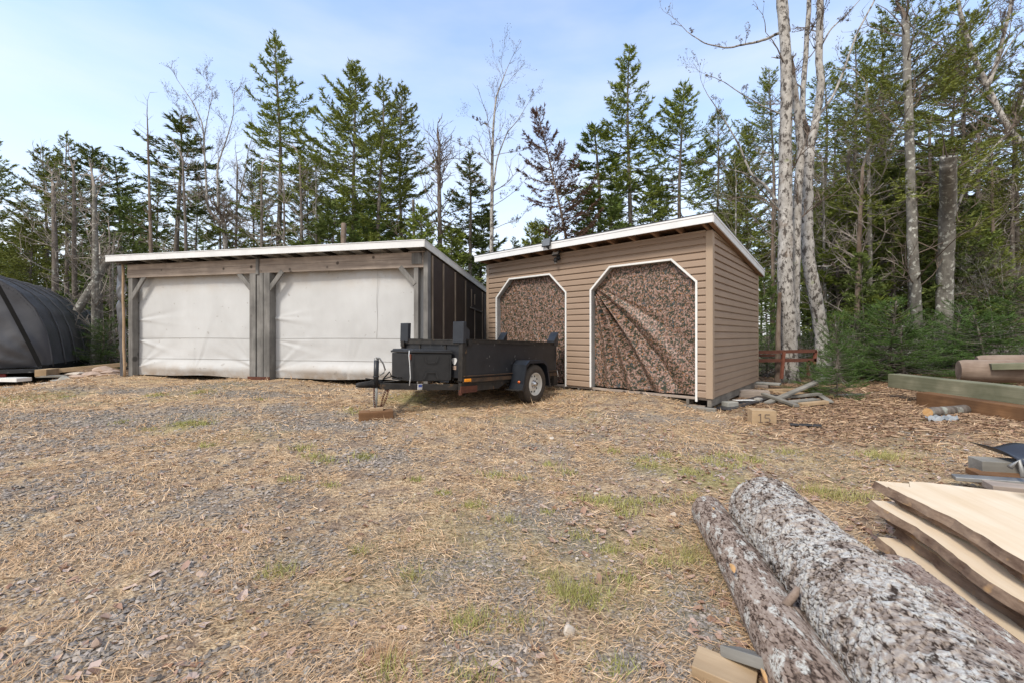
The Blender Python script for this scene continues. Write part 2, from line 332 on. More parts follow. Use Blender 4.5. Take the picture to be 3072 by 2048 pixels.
def needles(name, cols, tr=.0):
    t = NT(name, .6, .25); a = t.attr('v'); oi = t.n("ShaderNodeObjectInfo")
    c = t.ramp(a, [(0, cols[0]), (.5, cols[1]), (1, cols[2])])
    hs = t.n("ShaderNodeHueSaturation"); t.l(c, hs.inputs["Color"]); t.l(t.rng(oi.outputs["Random"], 0, 1, .8, 1.25), hs.inputs["Value"]); t.l(t.rng(oi.outputs["Random"], 0, 1, .485, .508), hs.inputs["Hue"])
    c = t.mix(t.rng(t.noise(t.map((1, 1, 1)), 1.4, 3, .6), .35, .65, 0, .55), hs.outputs[0], cols[3])
    t.col(c); return t.m
M['needles'] = needles('spruce_needles', ((.09, .11, .022), (.195, .235, .042), (.38, .42, .1), (.115, .145, .03)))
M['needles_cool'] = needles('cool_spruce_needles', ((.065, .095, .026), (.14, .19, .046), (.26, .31, .085), (.08, .12, .034)))
M['needles_fir'] = needles('sapling_needles', ((.045, .08, .018), (.095, .175, .035), (.2, .31, .065), (.06, .11, .03)))
M['needles_dead'] = needles('dead_needles', ((.07, .035, .022), (.12, .065, .04), (.2, .12, .075), (.08, .05, .035)))
M['straw'] = needles('straw', ((.24, .14, .07), (.7, .49, .275), (.97, .78, .52), (.5, .325, .17)))
M['grass_green'] = needles('green_grass_blades', ((.2, .2, .055), (.3, .34, .09), (.5, .52, .2), (.45, .38, .18)))
M['leaf'] = needles('dead_leaves', ((.2, .1, .055), (.33, .215, .16), (.5, .41, .37), (.3, .19, .14)))
M['chips'] = needles('wood_chips', ((.16, .09, .055), (.36, .235, .14), (.66, .5, .32), (.26, .175, .12)))
M['gravel'] = needles('gravel_stones', ((.14, .12, .1), (.34, .295, .25), (.62, .53, .44), (.28, .255, .22)))
def groundmat():
    t = NT('yard_ground', .95, .15); pos = t.n("ShaderNodeNewGeometry").outputs["Position"]
    def mp_(s): return t.map(s, src=pos)
    v = mp_((1, 1, 1)); fine = t.noise(v, 34, 6, .75); mid = t.noise(v, 5, 5, .65); str_ = t.noise(mp_((1, 2.2, 1)), 60, 4, .7)
    straw = t.ramp(t.math('ADD', t.math('MULTIPLY', fine, .5), t.math('MULTIPLY', str_, .5)), [(.4, (.08, .048, .028)), (.47, (.4, .27, .155)), (.54, (.7, .52, .31)), (.64, (.92, .76, .53))])
    soil = t.ramp(fine, [(.35, (.08, .052, .038)), (.65, (.38, .27, .2))])
    c = t.mix(t.rng(mid, .4, .62, 0, .85), straw, soil)
    vg = t.vor(v, 62, 'F1', 1); vd = t.vor(v, 62, 'F1', 0)
    sg = t.n("ShaderNodeSeparateColor"); t.l(vg, sg.inputs[0])
    gr = t.ramp(sg.outputs[0], [(0, (.14, .125, .115)), (.45, (.3, .27, .24)), (.8, (.46, .41, .35)), (1, (.6, .52, .43))])
    gr = t.mix(t.rng(t.noise(v, 3.0, 3, .6), .45, .62, 0, .45), gr, (.23, .25, .235))
    gr = t.mix(t.rng(vd, .35, .8, 0, .8), gr, (.05, .045, .04))
    c = t.mix(t.attr('gravel'), c, gr)
    c = t.mix(t.attr('moss'), c, t.ramp(fine, [(.3, (.16, .14, .05)), (.7, (.46, .41, .18))]))
    c = t.mix(t.attr('litter'), c, t.ramp(t.noise(v, 22, 6, .8), [(.3, (.07, .045, .032)), (.5, (.19, .125, .08)), (.64, (.38, .27, .17)), (.78, (.56, .43, .3))]))
    t.col(c); t.bump(t.math('ADD', fine, t.math('MULTIPLY', vd, -.5)), .9, .02); return t.m
M['ground'] = groundmat()
def logbark(name, dk, md, lt, lich):
    t = NT(name, .92, .2); a = t.attr('v'); n = t.noise(t.map((1, 1, 1)), 70, 5, .7)
    c = t.ramp(t.math('ADD', a, t.math('MULTIPLY', t.math('SUBTRACT', n, .5), .5)), [(.12, dk), (.4, md), (.75, lt)])
    l = t.attr('lich'); c = t.mix(t.math('MULTIPLY', l, t.rng(n, .38, .55)), c, lich)
    t.col(c); t.bump(n, .7, .006); return t.m
M['bark_log'] = logbark('flaky_bark', (.04, .028, .022), (.22, .175, .145), (.4, .345, .3), (.52, .51, .48))
M['bark_log2'] = logbark('reddish_bark', (.05, .033, .025), (.22, .16, .125), (.36, .29, .24), (.55, .54, .49))
M['bark_log3'] = logbark('purplish_bark', (.045, .028, .024), (.19, .135, .11), (.33, .26, .22), (.55, .55, .5))
M['sawn'] = woodmat('fresh_sawn_wood', (.64, .5, .34), (.82, .71, .56), 'y', 13, rough=.7, knots=1.3, dark=(.66, .49, .31))
M['sawn_edge'] = mottled('bark_edge', (.07, .035, .022), (.36, .25, .17), 17, (1, .35, 1), rough=.9, bump=.9, speck=((.45, .27, .12), 7, .6))
M['cutend'] = mottled('cut_log_end', (.5, .27, .1), (.62, .4, .2), 20, rough=.8)
M['oldlog'] = woodmat('peeled_grey_log', (.22, .165, .125), (.46, .37, .3), 'x', 18, dark=(.14, .09, .065))
# ------------------------------------------------------------------ ground sheet
GRAV = [(-.3, (0, 1230, 700, 1265), 1.0)]
gblobs = []   # (x, y, rx, ry, weight) gravel patches, in metres
for px, py, rx, ry, w in [(250, 1255, 3.2, .55, .9), (640, 1235, 2.2, .5, .9), (500, 1168, 2.6, .4, 1), (760, 1180, 1.6, .3, 1), (1000, 1168, 1.2, .25, .7), (330, 1250, 1.5, .5, .8), (100, 1330, 1.6, .5, .6), (930, 1270, 1.3, .45, .9), (1130, 1380, .5, .35, .8),
                          (250, 1960, .25, .15, .9), (60, 1950, .25, .15, .9), (420, 1860, .2, .1, .7), (330, 1640, .4, .12, .4), (1640, 1560, .3, .45, 1), (1500, 1700, .3, .22, .9), (1540, 1830, .2, .2, .6), (1290, 1700, .35, .15, .8), (1420, 1990, .25, .15, .8),
                          (1930, 1250, 1.0, .35, .8), (1700, 1280, .8, .25, .7), (1600, 1340, .35, .15, .6), (1960, 1370, .25, .12, .8), (2120, 1850, .22, .3, .9), (1980, 2010, .25, .12, .9), (880, 2010, .35, .2, .8), (2880, 1290, .9, .35, .8), (2640, 1370, .4, .12, .5), (700, 1520, .5, .3, .4), (150, 1470, 1.0, .3, .5), (900, 1660, .35, .2, .35)]:
    g = gp(px, py); gblobs.append((g[0], g[1], rx, ry, w))
def gravel_mask(x, y):
    n = fbm(x * .75, y * 1.1, 5, 4); m = np.clip((n - .63) / .08, 0, 1) * .22 * (x < 3.2) * (y < 11)
    for bx, by, rx, ry, w in gblobs:
        d = np.sqrt(((x - bx) / rx / .85) ** 2 + ((y - by) / ry / .85) ** 2); m = np.maximum(m, w * np.clip(1.45 - d + (fbm(x * 2.3, y * 2.3, 9, 3) - .5) * 1.5, 0, 1))
    return np.clip(.68 * m + .10 + (fbm(x * 9, y * 9, 21, 3) - .5) * .8, 0, .85)
def moss_mask(x, y):
    m = np.clip((fbm(x * .9, y * .9, 31, 4) - .6) / .1, 0, 1) * .25
    for px, py, r in [(2150, 1440, .28), (2000, 1400, .35), (560, 1275, .35), (30, 1200, .8), (1230, 1190, .5)]:
        g = gp(px, py); m = np.maximum(m, np.clip(1.3 - np.hypot(x - g[0], y - g[1]) / r + (fbm(x * 4, y * 4, 3, 3) - .5), 0, 1) * .8)
    return np.clip(m, 0, 1)
def litter_mask(x, y):
    m = np.clip((x - 2.6 - .35 * (y - 5)) / 1.0, 0, 1) * np.clip((y - 4.2 - .0 * x) / 1.2, 0, 1)
    m = np.maximum(m, np.clip((y - 10.5) / 2.5, 0, 1)); m = np.maximum(m, np.clip((-8.9 - x) / 1.0, 0, 1) * np.clip((y - 10.2) / .7, 0, 1))
    return np.clip(m * 1.2 + (fbm(x * 1.7, y * 1.7, 41, 3) - .5) * .8 * (m > .02), 0, 1)
def graded(lo, hi, a, b, s):
    c = list(np.arange(a, b + s / 2, s)); v = a; st = s; L = []
    while v > lo: st *= 1.22; v -= st; L.append(max(v, lo))
    v = c[-1]; st = s; R_ = []
    while v < hi: st *= 1.22; v += st; R_.append(min(v, hi))
    return np.array(L[::-1] + c + R_)
gx = graded(-900, 900, -9, 9, .09); gy = graded(-60, 1500, .9, 10.5, .07)
X, Y = np.meshgrid(gx, gy); Z = gz(X, Y) + (fbm(X * 2.2, Y * 2.2, 1, 3) - .5) * .035 * (np.hypot(X, Y) < 30)
g_ = MB().grid(np.stack([X, Y, Z], -1))
gm = gravel_mask(X.ravel(), Y.ravel()); go = mesh("ground", g_.V[0], g_.F4[0], M['ground'], None, True, {'gravel': gm, 'moss': moss_mask(X.ravel(), Y.ravel()), 'litter': litter_mask(X.ravel(), Y.ravel())})
tag(go, kind='structure')
def ground_z(x, y): return gz(x, y) + (fbm(np.asarray(x) * 2.2, np.asarray(y) * 2.2, 1, 3) - .5) * .035

# ------------------------------------------------------------------ white-curtained garage
R_ = rng(1)
GA = thing("garage", "long low two-bay garage with weathered timber posts and white cloth doors", "garage", (-8.727, 9.253, .3), math.atan2(-.2053, .9787))
sl = .096
def roof_shear(z0f, y0, s): return lambda v: np.column_stack([v[:, 0], v[:, 1], v[:, 2] - (v[:, 1] - y0) * s])
b = MB().box(-.115, 7.33, -.25, 5.2, 2.575, 2.63, roof_shear(0, -.25, sl)); rf = bev(b.build("roof", M['fascia_old'], GA), .004)
b = MB().box(-.12, 7.335, -.275, -.252, 2.505, 2.636); b.box(-.12, 7.335, -.285, -.2753, 2.627, 2.641); bev(b.build("front_fascia", M['fascia'], GA), .003)
b = MB().box(7.332, 7.352, -.275, 5.2, 2.505, 2.636, roof_shear(0, -.25, sl)); b.box(7.3525, 7.36, -.275, 5.2, 2.627, 2.641, roof_shear(0, -.25, sl)); b.build("side_fascia", M['fascia_old'], GA)
for i in range(19):
    x = .02 + i * .4; b = MB().box(x, x + .038, -.25, 4.9, 2.5, 2.574, roof_shear(0, -.25, sl)); b.build("rafter", M['dark_int'] if i % 2 else M['wood_y'], GA)
b = MB().box(.13, 7.3, -.02, .02, 2.34, 2.47); b.build("header_beam", M['wood_x'], GA)
b = MB().box(.13, 7.22, -.026, .02, 2.18, 2.335); b.build("header_beam", M['wood_x'], GA)
bev(MB().box(3.53, 3.6, -.052, -.0265, 2.15, 2.475).build("cover_board", M['wood_z'], GA), .003)
bev(MB().box(6.99, 7.19, -.05, -.0265, 2.24, 2.45).build("cover_board", M['wood_z'], GA), .003)
bev(MB().box(6.93, 7.26, -.07, -.0265, 2.455, 2.475).build("ledge_board", M['wood_x'], GA), .003)
def post(x0, x1, y0, y1, z1=2.178, m='wood_z'): return bev(MB().box(x0, x1, y0, y1, .0, z1).build("post", M[m], GA), .006)
post(.14, .26, -.01, .12); post(3.36, 3.51, -.03, .12); post(3.54, 3.69, -.03, .12); post(3.72, 3.865, -.05, .12); post(7.02, 7.11, -.02, .09); post(7.225, 7.315, -.04, .1, 2.49)
bev(MB().box(3.35, 3.88, -.07, -.051, -.03, .06).build("base_plate", M['rust'], GA), .003)
for p, q in (((.23, 0, 1.72), (.6, 0, 2.2)), ((3.38, .0, 1.86), (3.07, .0, 2.2)), ((3.84, -.02, 1.84), (4.15, -.02, 2.2)), ((7.04, -.01, 1.86), (6.74, -.01, 2.2))):
    bev(MB().bar(p, q, .04, .095, (0, 0, 1)).build("knee_brace", M['wood_z'], GA), .004)
b = MB(); pts = [(0.06 + .008 * math.sin(k * 1.3), -.06, 2.47 - 2.5 * k / 12) for k in range(13)]
b.tube([(p[0] - .0 + .045 * k / 12, p[1], p[2]) for k, p in enumerate(pts)], .024, 8); b.build("edge_pole", M['newwood_z'], GA, True)
def curtain(x0, x1, seed, name="cloth_door"):
    r = rng(seed); nu, nv = 110, 90; u = np.linspace(0, 1, nu)[:, None] * np.ones((1, nv)); v = np.linspace(0, 1, nv)[None] * np.ones((nu, 1))
    x = x0 + (x1 - x0) * u; z = 2.25 - (2.25 - .035) * v
    y = .14 - .05 * np.sin(PI * v) * np.sin(PI * u) + (fbm(u * 3, v * 2, seed) - .5) * .06
    y -= .07 * np.exp(-((v - .93) / .06) ** 2) * np.sin(PI * u) ** .5                                   # slack belly at the hem
    for cx_, cv, ang, n in ((0, .93, .5, 5), (1, .93, -.5, 5), (0, .45, .12, 3), (0, .28, .9, 3), (1, .1, -1.1, 3), (0, .08, 1.1, 4), (0, .65, -.1, 3), (.5, 1.0, 1.5, 4)):
        for k in range(n):
            a_ = ang + (k - n / 2) * .16 + r.normal() * .05; du = (u - cx_) * (x1 - x0); dv = (v - cv) * 2.2; ca, sa = math.cos(a_), math.sin(a_)
            s_ = du * ca - dv * sa; t_ = du * sa + dv * ca; w = .012 + .05 * np.abs(s_)
            y += .017 * r.choice([-1, 1]) * np.exp(-(t_ / w) ** 2) * np.exp(-np.abs(s_) / (.45 + r.random() * .3))
    z = z + (v > .97) * (.03 * np.sin(u * 9 + seed) * u - .01)
    b = MB().grid(np.stack([x, y, z], -1)); o = b.build(name, M['tarp_white'], GA, True)
    for zz in (.82, .37):                                                                             # stitched seams
        j = int((2.25 - zz) / 2.215 * (nv - 1)); P = np.stack([x[:, j], y[:, j] - .004, z[:, j] + .012 * np.sin(u[:, j] * 3)], -1); s = MB().tube(P, .004, 5); s.build("seam", M['seam'], o)
    return o
c1 = curtain(.22, 3.42, 3); c2 = curtain(3.8, 7.25, 8)
P = [(6.2 + .01 * math.sin(k), .085, 2.15 - .12 * k) for k in range(12)]; MB().tube(P, .003, 4).build("seam", M['seam'], c2)
# brown board side wall with battens
def side_top(y): return 2.45 - sl * y
V = [(7.322, 0.1, 0), (7.322, 4.9, 0), (7.322, 4.9, side_top(4.9)), (7.322, .1, side_top(.1)), (7.3, .1, 0), (7.3, 4.9, 0), (7.3, 4.9, side_top(4.9)), (7.3, .1, side_top(.1))]
mesh("side_wall", V, np.array([(0, 1, 2, 3), (7, 6, 5, 4), (0, 3, 7, 4), (1, 5, 6, 2), (3, 2, 6, 7)]), M['panel'], GA)
for y, z0, z1 in ((.12, 0, 2.42), (.69, 0, 2.36), (1.4, 0, 2.29), (2.13, 0, 2.2), (2.6, 1.62, 2.05), (2.87, 0, 1.56), (2.87, 1.68, 1.95), (3.58, 0, 2.08), (3.82, 0, 2.06), (4.5, 0, 1.98)):
    MB().box(7.3225, 7.345, y, y + (.035 if y < 3.7 else .09), z0, z1).build("batten", M['batten'] if y < 3.7 else M['wood_z'], GA)
MB().box(7.3225, 7.35, 2.52, 3.57, 1.575, 1.61, roof_shear(0, 2.5, .06)).build("batten", M['wood_y'], GA)
mesh("back_wall", [(0, 4.9, 0), (7.3, 4.9, 0), (7.3, 4.9, 1.97), (0, 4.9, 1.97)], np.array([(0, 1, 2, 3)]), M['panel'], GA)
mesh("side_wall", [(0, .1, 0), (0, 4.9, 0), (0, 4.9, 1.97), (0, .1, 2.44)], np.array([(0, 3, 2, 1)]), M['panel'], GA)
nu, nv = 26, 80; u = np.linspace(0, 1, nu)[:, None] * np.ones((1, nv)); v = np.linspace(0, 1, nv)[None] * np.ones((nu, 1)); th = u * 2.3
x = -.36 + .42 * u + .02 * np.sin(v * 9) * (1 - u) + .12 * v * (1 - u); y = .0 - .04 * np.sin(u * PI) + .12 * (1 - u) ** 2; z = 2.46 - 2.46 * v
y += .045 * np.sin((v * 26 - u * 5) + 3 * fbm(u * 3, v * 8, 4)) * np.exp(-((v - .27) / .2) ** 2) + (fbm(u * 6, v * 12, 6) - .5) * .05
MB().grid(np.stack([x, y, z], -1)).build("wrap_tarp", M['tarp_grey'], GA, True)

# ------------------------------------------------------------------ brown vinyl shed with camouflage doors
SH = thing("shed", "brown vinyl sided shed with two clipped-corner doorways hung with camouflage cloth", "shed", (-.568, 9.62, .23), math.atan2(-.66, .7513))
SW, SD = 4.88, 3.35; CH = .1143; s2 = .1077
OPEN = [(.311, 2.182), (2.765, 4.653)]; OT, OC = 2.205, 1.815
PROF = [(0, .022), (.005, .025), (.078, .018), (.1, .003), (.1142, .001)]
def siding(name, x0, x1, topf, opens, parent, rows=24):
    """clapboard courses on the plane y=0, outward -y; topf(x) wall top; openings cut by their side lines"""
    V = []; Fq = []
    zs = []
    for k in range(rows):
        for dz, d in PROF: zs.append((k * CH + dz, d))
    def d_at(z):
        k = int(z // CH); f = z - k * CH
        for (a, da), (c, dc) in zip(PROF, PROF[1:]):
            if a <= f <= c: return da + (dc - da) * (f - a) / (c - a)
        return .001
    extra = sorted({z for o in opens for z in (OT, OC)}); lv = sorted([(z, d) for z, d in zs] + [(z, d_at(z)) for z in extra] , key=lambda t: t[0])
    def ivals(z, mid):
        xs = [(x0, x1)]
        for a, c in opens:
            if mid < OT:
                cut = max(0, z - OC) if mid > OC else 0; l, r = a + cut, c - cut; new = []
                for p, q in xs:
                    if l > p and r < q: new += [(p, l), (r, q)]
                    else: new.append((p, q))
                xs = new
        return xs
    for (z0, d0), (z1, d1) in zip(lv, lv[1:]):
        m = (z0 + z1) / 2
        if abs(z1 - z0) < 1e-5 and abs(d1 - d0) < 1e-5: continue
        for (a0, b0), (a1, b1) in zip(ivals(z0, m), ivals(z1, m)):
            n = len(V)
            for x, z, d in ((a0, z0, d0), (b0, z0, d0), (b1, z1, d1), (a1, z1, d1)): V.append((x, -d, min(z, topf(x))))
            if V[-2][2] - V[-3][2] < 1e-6 and V[-1][2] - V[-4][2] < 1e-6 and z1 - z0 > 1e-6: del V[-4:]; continue
            Fq.append((n, n + 1, n + 2, n + 3))
    return V, Fq
V, Fq = siding("front", .0, SW, lambda x: 2.6, OPEN, SH); mesh("front_siding", V, np.array(Fq), M['vinyl'], SH)
# right side wall: same courses mapped on the x = SW plane, clipped under the rake by splitting into narrow columns
V2 = []; F2 = []
ncol = 40
for c in range(ncol):
    ya, yb = SD * c / ncol, SD * (c + 1) / ncol; tf = lambda y: 2.6 - s2 * y * .72
    v_, f_ = siding("s", ya, yb, tf, [], SH); n = len(V2)
    V2 += [(SW - vy, vx, vz) for vx, vy, vz in v_]; F2 += [tuple(i + n for i in f) for f in f_]
mesh("side_siding", V2, np.array(F2), M['vinyl'], SH)
mesh("back_wall", [(0, SD, 0), (SW, SD, 0), (SW, SD, 2.35), (0, SD, 2.35)], np.array([(0, 1, 2, 3)]), M['vinyl'], SH)
mesh("left_wall", [(0, 0, 0), (0, SD, 0), (0, SD, 2.35), (0, 0, 2.6)], np.array([(0, 3, 2, 1)]), M['vinyl'], SH)
bev(MB().box(SW - .075, SW + .028, -.026, .0, -.01, 2.6).box(SW, SW + .028, .0005, .075, -.01, 2.59).build("corner_post", M['vinyl_trim'], SH), .004)
bev(MB().box(-.02, .06, -.026, .0, .0, 2.6).build("corner_post", M['vinyl_trim'], SH), .004)
bev(MB().box(SW, SW + .026, SD - .06, SD + .01, 0, 2.34).build("corner_post", M['vinyl_trim'], SH), .004)
MB().box(.06, SW - .075, -.03, -.001, 2.585, 2.612).build("top_trim", M['vinyl_trim'], SH)
b = MB(); b.box(SW + .001, SW + .03, .075, SD, 2.575, 2.6, roof_shear(0, .0, s2 * .72)); b.build("top_trim", M['vinyl_trim'], SH)
# roof
b = MB().box(-.1, SW + .1, -.3, SD + .12, 2.735, 2.775, roof_shear(0, -.3, s2)); b.build("roof_deck", M['rafter'], SH)
b = MB().box(-.12, SW + .125, -.325, SD + .14, 2.776, 2.795, roof_shear(0, -.3, s2)); b.build("shingles", M['shingle'], SH)
b = MB().box(-.11, SW + .11, -.322, -.301, 2.645, 2.774); b.box(-.11, SW + .11, -.33, -.3225, 2.748, 2.778); bev(b.build("front_fascia", M['fascia'], SH), .003)
b = MB().box(SW + .101, SW + .12, -.301, SD + .12, 2.645, 2.774, roof_shear(0, -.3, s2)); b.box(SW + .1205, SW + .128, -.32, SD + .13, 2.748, 2.778, roof_shear(0, -.3, s2)); b.build("side_fascia", M['fascia'], SH)
for i in range(13):
    x = .02 + i * .4; MB().box(x, x + .038, -.3, SD, 2.64, 2.734, roof_shear(0, -.3, s2)).build("rafter", M['rafter'], SH)
MB().box(.04, SW - .04, .05, .09, .0, 2.59).n
mesh("eave_gap_shade", [(.0, .12, 2.3), (SW, .12, 2.3), (SW, .12, 2.62), (.0, .12, 2.62)], np.array([(0, 1, 2, 3)]), M['dark_int'], SH)  # near-black strip standing in for the shade in the open rafter gaps
MB().box(SW + .04, SW + .1, -.3, SD + .1, 2.64, 2.65, roof_shear(0, -.3, s2)).build("soffit_strip", M['rafter'], SH)
# doorways
for n_, (a, c) in enumerate(OPEN):
    w = .028; path = [(a, 0), (a, OC), (a + .39, OT), (c - .39, OT), (c, OC), (c, -.03 if n_ == 0 else -.07)]
    def offs(path, d):
        cx_ = (a + c) / 2; out = []
        for i, (x, z) in enumerate(path):
            s_ = 1 if x > cx_ else -1
            if i in (0, 5): out.append((x + s_ * d, z))
            elif i in (1, 4): out.append((x + s_ * d, z + d * .414))
            else: out.append((x + s_ * d * .414, z + d))
        return out
    po, pi_ = offs(path, w), offs(path, -.004); V = []; Fq = []
    for i in range(6):
        V += [(po[i][0], -.03, po[i][1]), (pi_[i][0], -.03, pi_[i][1]), (po[i][0], -.002, po[i][1]), (pi_[i][0], -.002, pi_[i][1])]
    for i in range(5):
        k = i * 4; j = k + 4; Fq += [(k, j, j + 1, k + 1), (k, k + 2, j + 2, j), (k + 1, j + 1, j + 3, k + 3)]
    fr = mesh("door_frame", V, np.array(Fq), M['trim'], SH)
    V = []; Fq = []
    for i in range(6): V += [(pi_[i][0], -.0015, pi_[i][1]), (pi_[i][0], .13, pi_[i][1])]
    for i in range(5): k = i * 2; Fq += [(k, k + 1, k + 3, k + 2)]
    mesh("reveal", V, np.array(Fq), M['trim_in'], fr)
    nu, nv = 150, 180; u = np.linspace(0, 1, nu)[:, None] * np.ones((1, nv)); v = np.linspace(0, 1, nv)[None] * np.ones((nu, 1))
    z = OT + .01 - (OT + .01 - .015) * v
    cut = np.clip(z - OC, 0, None); xa, xb = a + cut - .02, c - cut + .02; x = xa + (xb - xa) * u
    y = np.full_like(x, .1) + (fbm(u * 5, v * 5, 12 + n_) - .5) * .03 + (fbm(u * 16, v * 16, 2 + n_) - .5) * .012
    r = rng(20 + n_)
    if n_ == 1:
        X0, Z0 = a - .0, 1.95
        ang = np.arctan2(Z0 - z, x - X0 + .08); rad = np.hypot(x - X0, z - Z0)
        for a0, amp, wd, cv in ((.88, -.055, .045, .06), (.97, .05, .035, .05), (.76, .035, .03, .07), (1.07, -.045, .035, .08), (1.17, .035, .04, .1), (1.27, -.035, .035, .11), (.63, -.02, .04, .09), (.5, .012, .04, .05), (1.4, .02, .05, .08)):
            aa = ang - (a0 + cv * (rad - 1) * .9); y += 2.0 * amp * np.exp(-(aa / wd / 1.15) ** 2) * np.clip(rad / .5, 0, 1) * np.clip((2.9 - rad) / .8, .35, 1)
    else:
        for k in range(7):
            a0 = r.uniform(-.4, 1.2); y += .012 * r.choice([-1, 1]) * np.exp(-(((x - a) * math.cos(a0) + z * math.sin(a0) - r.uniform(.5, 2.5)) / .05) ** 2)
    cl = MB().grid(np.stack([x, y, z], -1)).build("cloth_door", M['camo'], SH, True)
# floor frame under the doorways
b = MB().box(0, SW, .02, .06, -.045, -.005); b.build("sill_board", M['wood_x'], SH)
b = MB().box(.0, SW - .1, .015, .06, -.17, -.135); b.build("skid_board", M['wood_x'], SH)
for i in range(15): x = .05 + i * .342; bev(MB().box(x, x + .045, .01, .3, -.134, -.046).build("joist_end", M['wood_y'], SH), .003)
MB().box(.05, SW - .05, .31, .33, -.3, -.01).build("joist_gap_shade", M['dark_int'], SH)  # near-black sheet painted as the darkness under the floor, behind the joist ends
bev(MB().box(SW - .06, SW + .0, .0, SD, -.14, -.012).build("rim_joist", M['wood_y'], SH), .004)
bev(MB().box(SW - .75, SW + .08, -.07, .0, -.27, -.145).build("footing_timber", M['greywood_x'], SH), .008)
bev(MB().box(1.9, 2.75, -.06, .02, -.26, -.165).build("footing_timber", M['greywood_x'], SH), .008)
for y_ in (1.1, 2.0): bev(MB().box(SW - .35, SW - .05, y_, y_ + .2, -.32, -.141).build("footing_block", M['concrete'], SH), .01)
b = MB().box(SW - .25, SW + .25, SD - .3, SD - .1, -.22, -.06); bev(b.build("footing_block", M['wood_x'], SH), .008)
bev(MB().box(SW - .2, SW + .45, SD - .25, SD - .02, -.055, -.012).build("footing_block", M['stone_grey'], SH), .01)

def at_shed(x, y, z): m = Matrix.Translation((-.568, 9.62, .23)) @ Matrix.Rotation(math.atan2(-.66, .7513), 4, 'Z'); return m @ Vector((x, y, z))
# solar panel in front of the fascia and lamp on the wall
rzs = math.atan2(-.66, .7513)
p = at_shed(1.96, -.36, 2.73)
SP = thing("solar_panel", "small dark square solar panel clipped on the shed's white roof edge", "solar panel", p, rzs)
def tilt(b, a, c=(0, 0, 0)):
    for i, V in enumerate(b.V): y, z = V[:, 1] - c[1], V[:, 2] - c[2]; V[:, 1], V[:, 2] = c[1] + y * math.cos(a) - z * math.sin(a), c[2] + y * math.sin(a) + z * math.cos(a)
    return b
bev(tilt(MB().box(-.1, .1, -.012, .012, -.03, .14), -.25).build("frame", M['plastic'], SP), .003); tilt(MB().box(-.088, .088, -.016, -.0125, -.018, .128), -.25).build("glass", M['solar'], SP)
MB().bar((.02, .0, -.03), (.05, .06, -.08), .03, .03).bar((.05, .05, -.085), (.2, .32, -.12), .012, .012).build("bracket", M['plastic'], SP)
p = at_shed(2.02, -.06, 2.52)
SL = thing("security_light", "small black floodlight with motion sensor under the eave of the brown shed", "floodlight", p, rzs)
bev(MB().box(-.03, .05, .0, .03, -.05, .05).build("mount", M['plastic'], SL), .003)
bev(tilt(MB().box(-.08, .08, -.1, -.06, .0, .1), -.45).build("lamp_head", M['plastic'], SL), .004); tilt(MB().box(-.07, .07, -.104, -.1005, .01, .09), -.45).build("lens", M['lampglass'], SL)
b = MB().lathe([(0, -.12), (.03, -.11), (.042, -.07), (.04, -.03), (.02, -.01)], 14, 'z', (0, -.06, 0)); so = b.build("sensor", M['plastic'], SL, True)
MB().lathe([(0, -.135), (.02, -.13), (.03, -.112)], 14, 'z', (0, -.068, 0)).build("sensor_lens", M['lampglass'], so, True)
# ------------------------------------------------------------------ utility trailer (x rearwards, y away from the camera)
TR = thing("utility_trailer", "black steel single-axle utility trailer with open box parked in front of the buildings", "trailer", (-.738, 6.0, 0.0), math.atan2(.788, .616))
TR.rotation_euler = (0, math.radians(1.93), math.atan2(.788, .616))
L, Wd, Z0, Z1 = 2.58, 1.4, .575, 1.14
bev(MB().box(.03, L - .03, .02, Wd - .02, Z0 - .0, Z0 + .02).build("floor", M['frame_black'], TR), .003)
def panel(name, x0, x1, y0, y1, out):
    o = MB().box(x0, x1, y0, y1, Z0, Z1).build(name, M['paint_black'], TR); bev(o, .003)
    return o
sp_ = panel("side_panel", 0.03, L, .0, .012, -1); MB().box(.0, L + .0, -.02, -.0005, Z1 - .045, Z1).box(.05, L, -.03, .03, Z1 + .0005, Z1 + .012).build("top_rail", M['frame_black'], sp_)
MB().box(.0, L, -.045, -.0005, Z0 + .03, Z0 + .042).box(.0, L, -.03, -.0005, Z0 - .06, Z0 - .0).build("bottom_rail", M['rust_flange'], sp_)
r = rng(5)
r = rng(5)
for k in range(13):
    x, z = r.uniform(.5, 2.2), Z0 + r.uniform(.07, .3); h = r.uniform(.015, .05); w_ = r.uniform(.006, .016)
    mesh("scuff", [(x, -.0009, z), (x + w_, -.0009, z + h * .2), (x + w_ * 1.6, -.0009, z + h), (x + w_ * .3, -.0009, z + h * .7)], np.array([(0, 1, 2, 3)]), M['steel'], sp_)
sp2 = panel("side_panel", 0.03, L, Wd - .012, Wd, 1); MB().box(.0, L, Wd + .0005, Wd + .02, Z1 - .045, Z1).box(.05, L, Wd - .03, Wd + .03, Z1 + .0005, Z1 + .012).build("top_rail", M['frame_black'], sp2)
fp = bev(MB().box(.0, .012, .05, Wd - .05, Z0, Z1 - .02).build("front_panel", M['paint_black'], TR), .003)
MB().box(-.035, .03, -.0, Wd, Z1 - .018, Z1 + .0).box(-.03, -.0005, .02, Wd - .02, Z1 - .075, Z1 - .02).build("top_rail", M['frame_black'], fp)
bx, by = MB(), []
th_ = np.linspace(0, 2 * PI, 15)[:-1]; rr_ = .052 + .008 * np.sin(th_ * 3)
V = [(-.0035, .17 + a_ * math.cos(t_), Z0 + .25 + a_ * 1.0 * math.sin(t_)) for a_, t_ in zip(rr_, th_)] + [(-.0035, .17, Z0 + .25)]
mesh("sticker", V, np.array([(i, (i + 1) % 14, 14) for i in range(14)]), M['sticker'], fp)
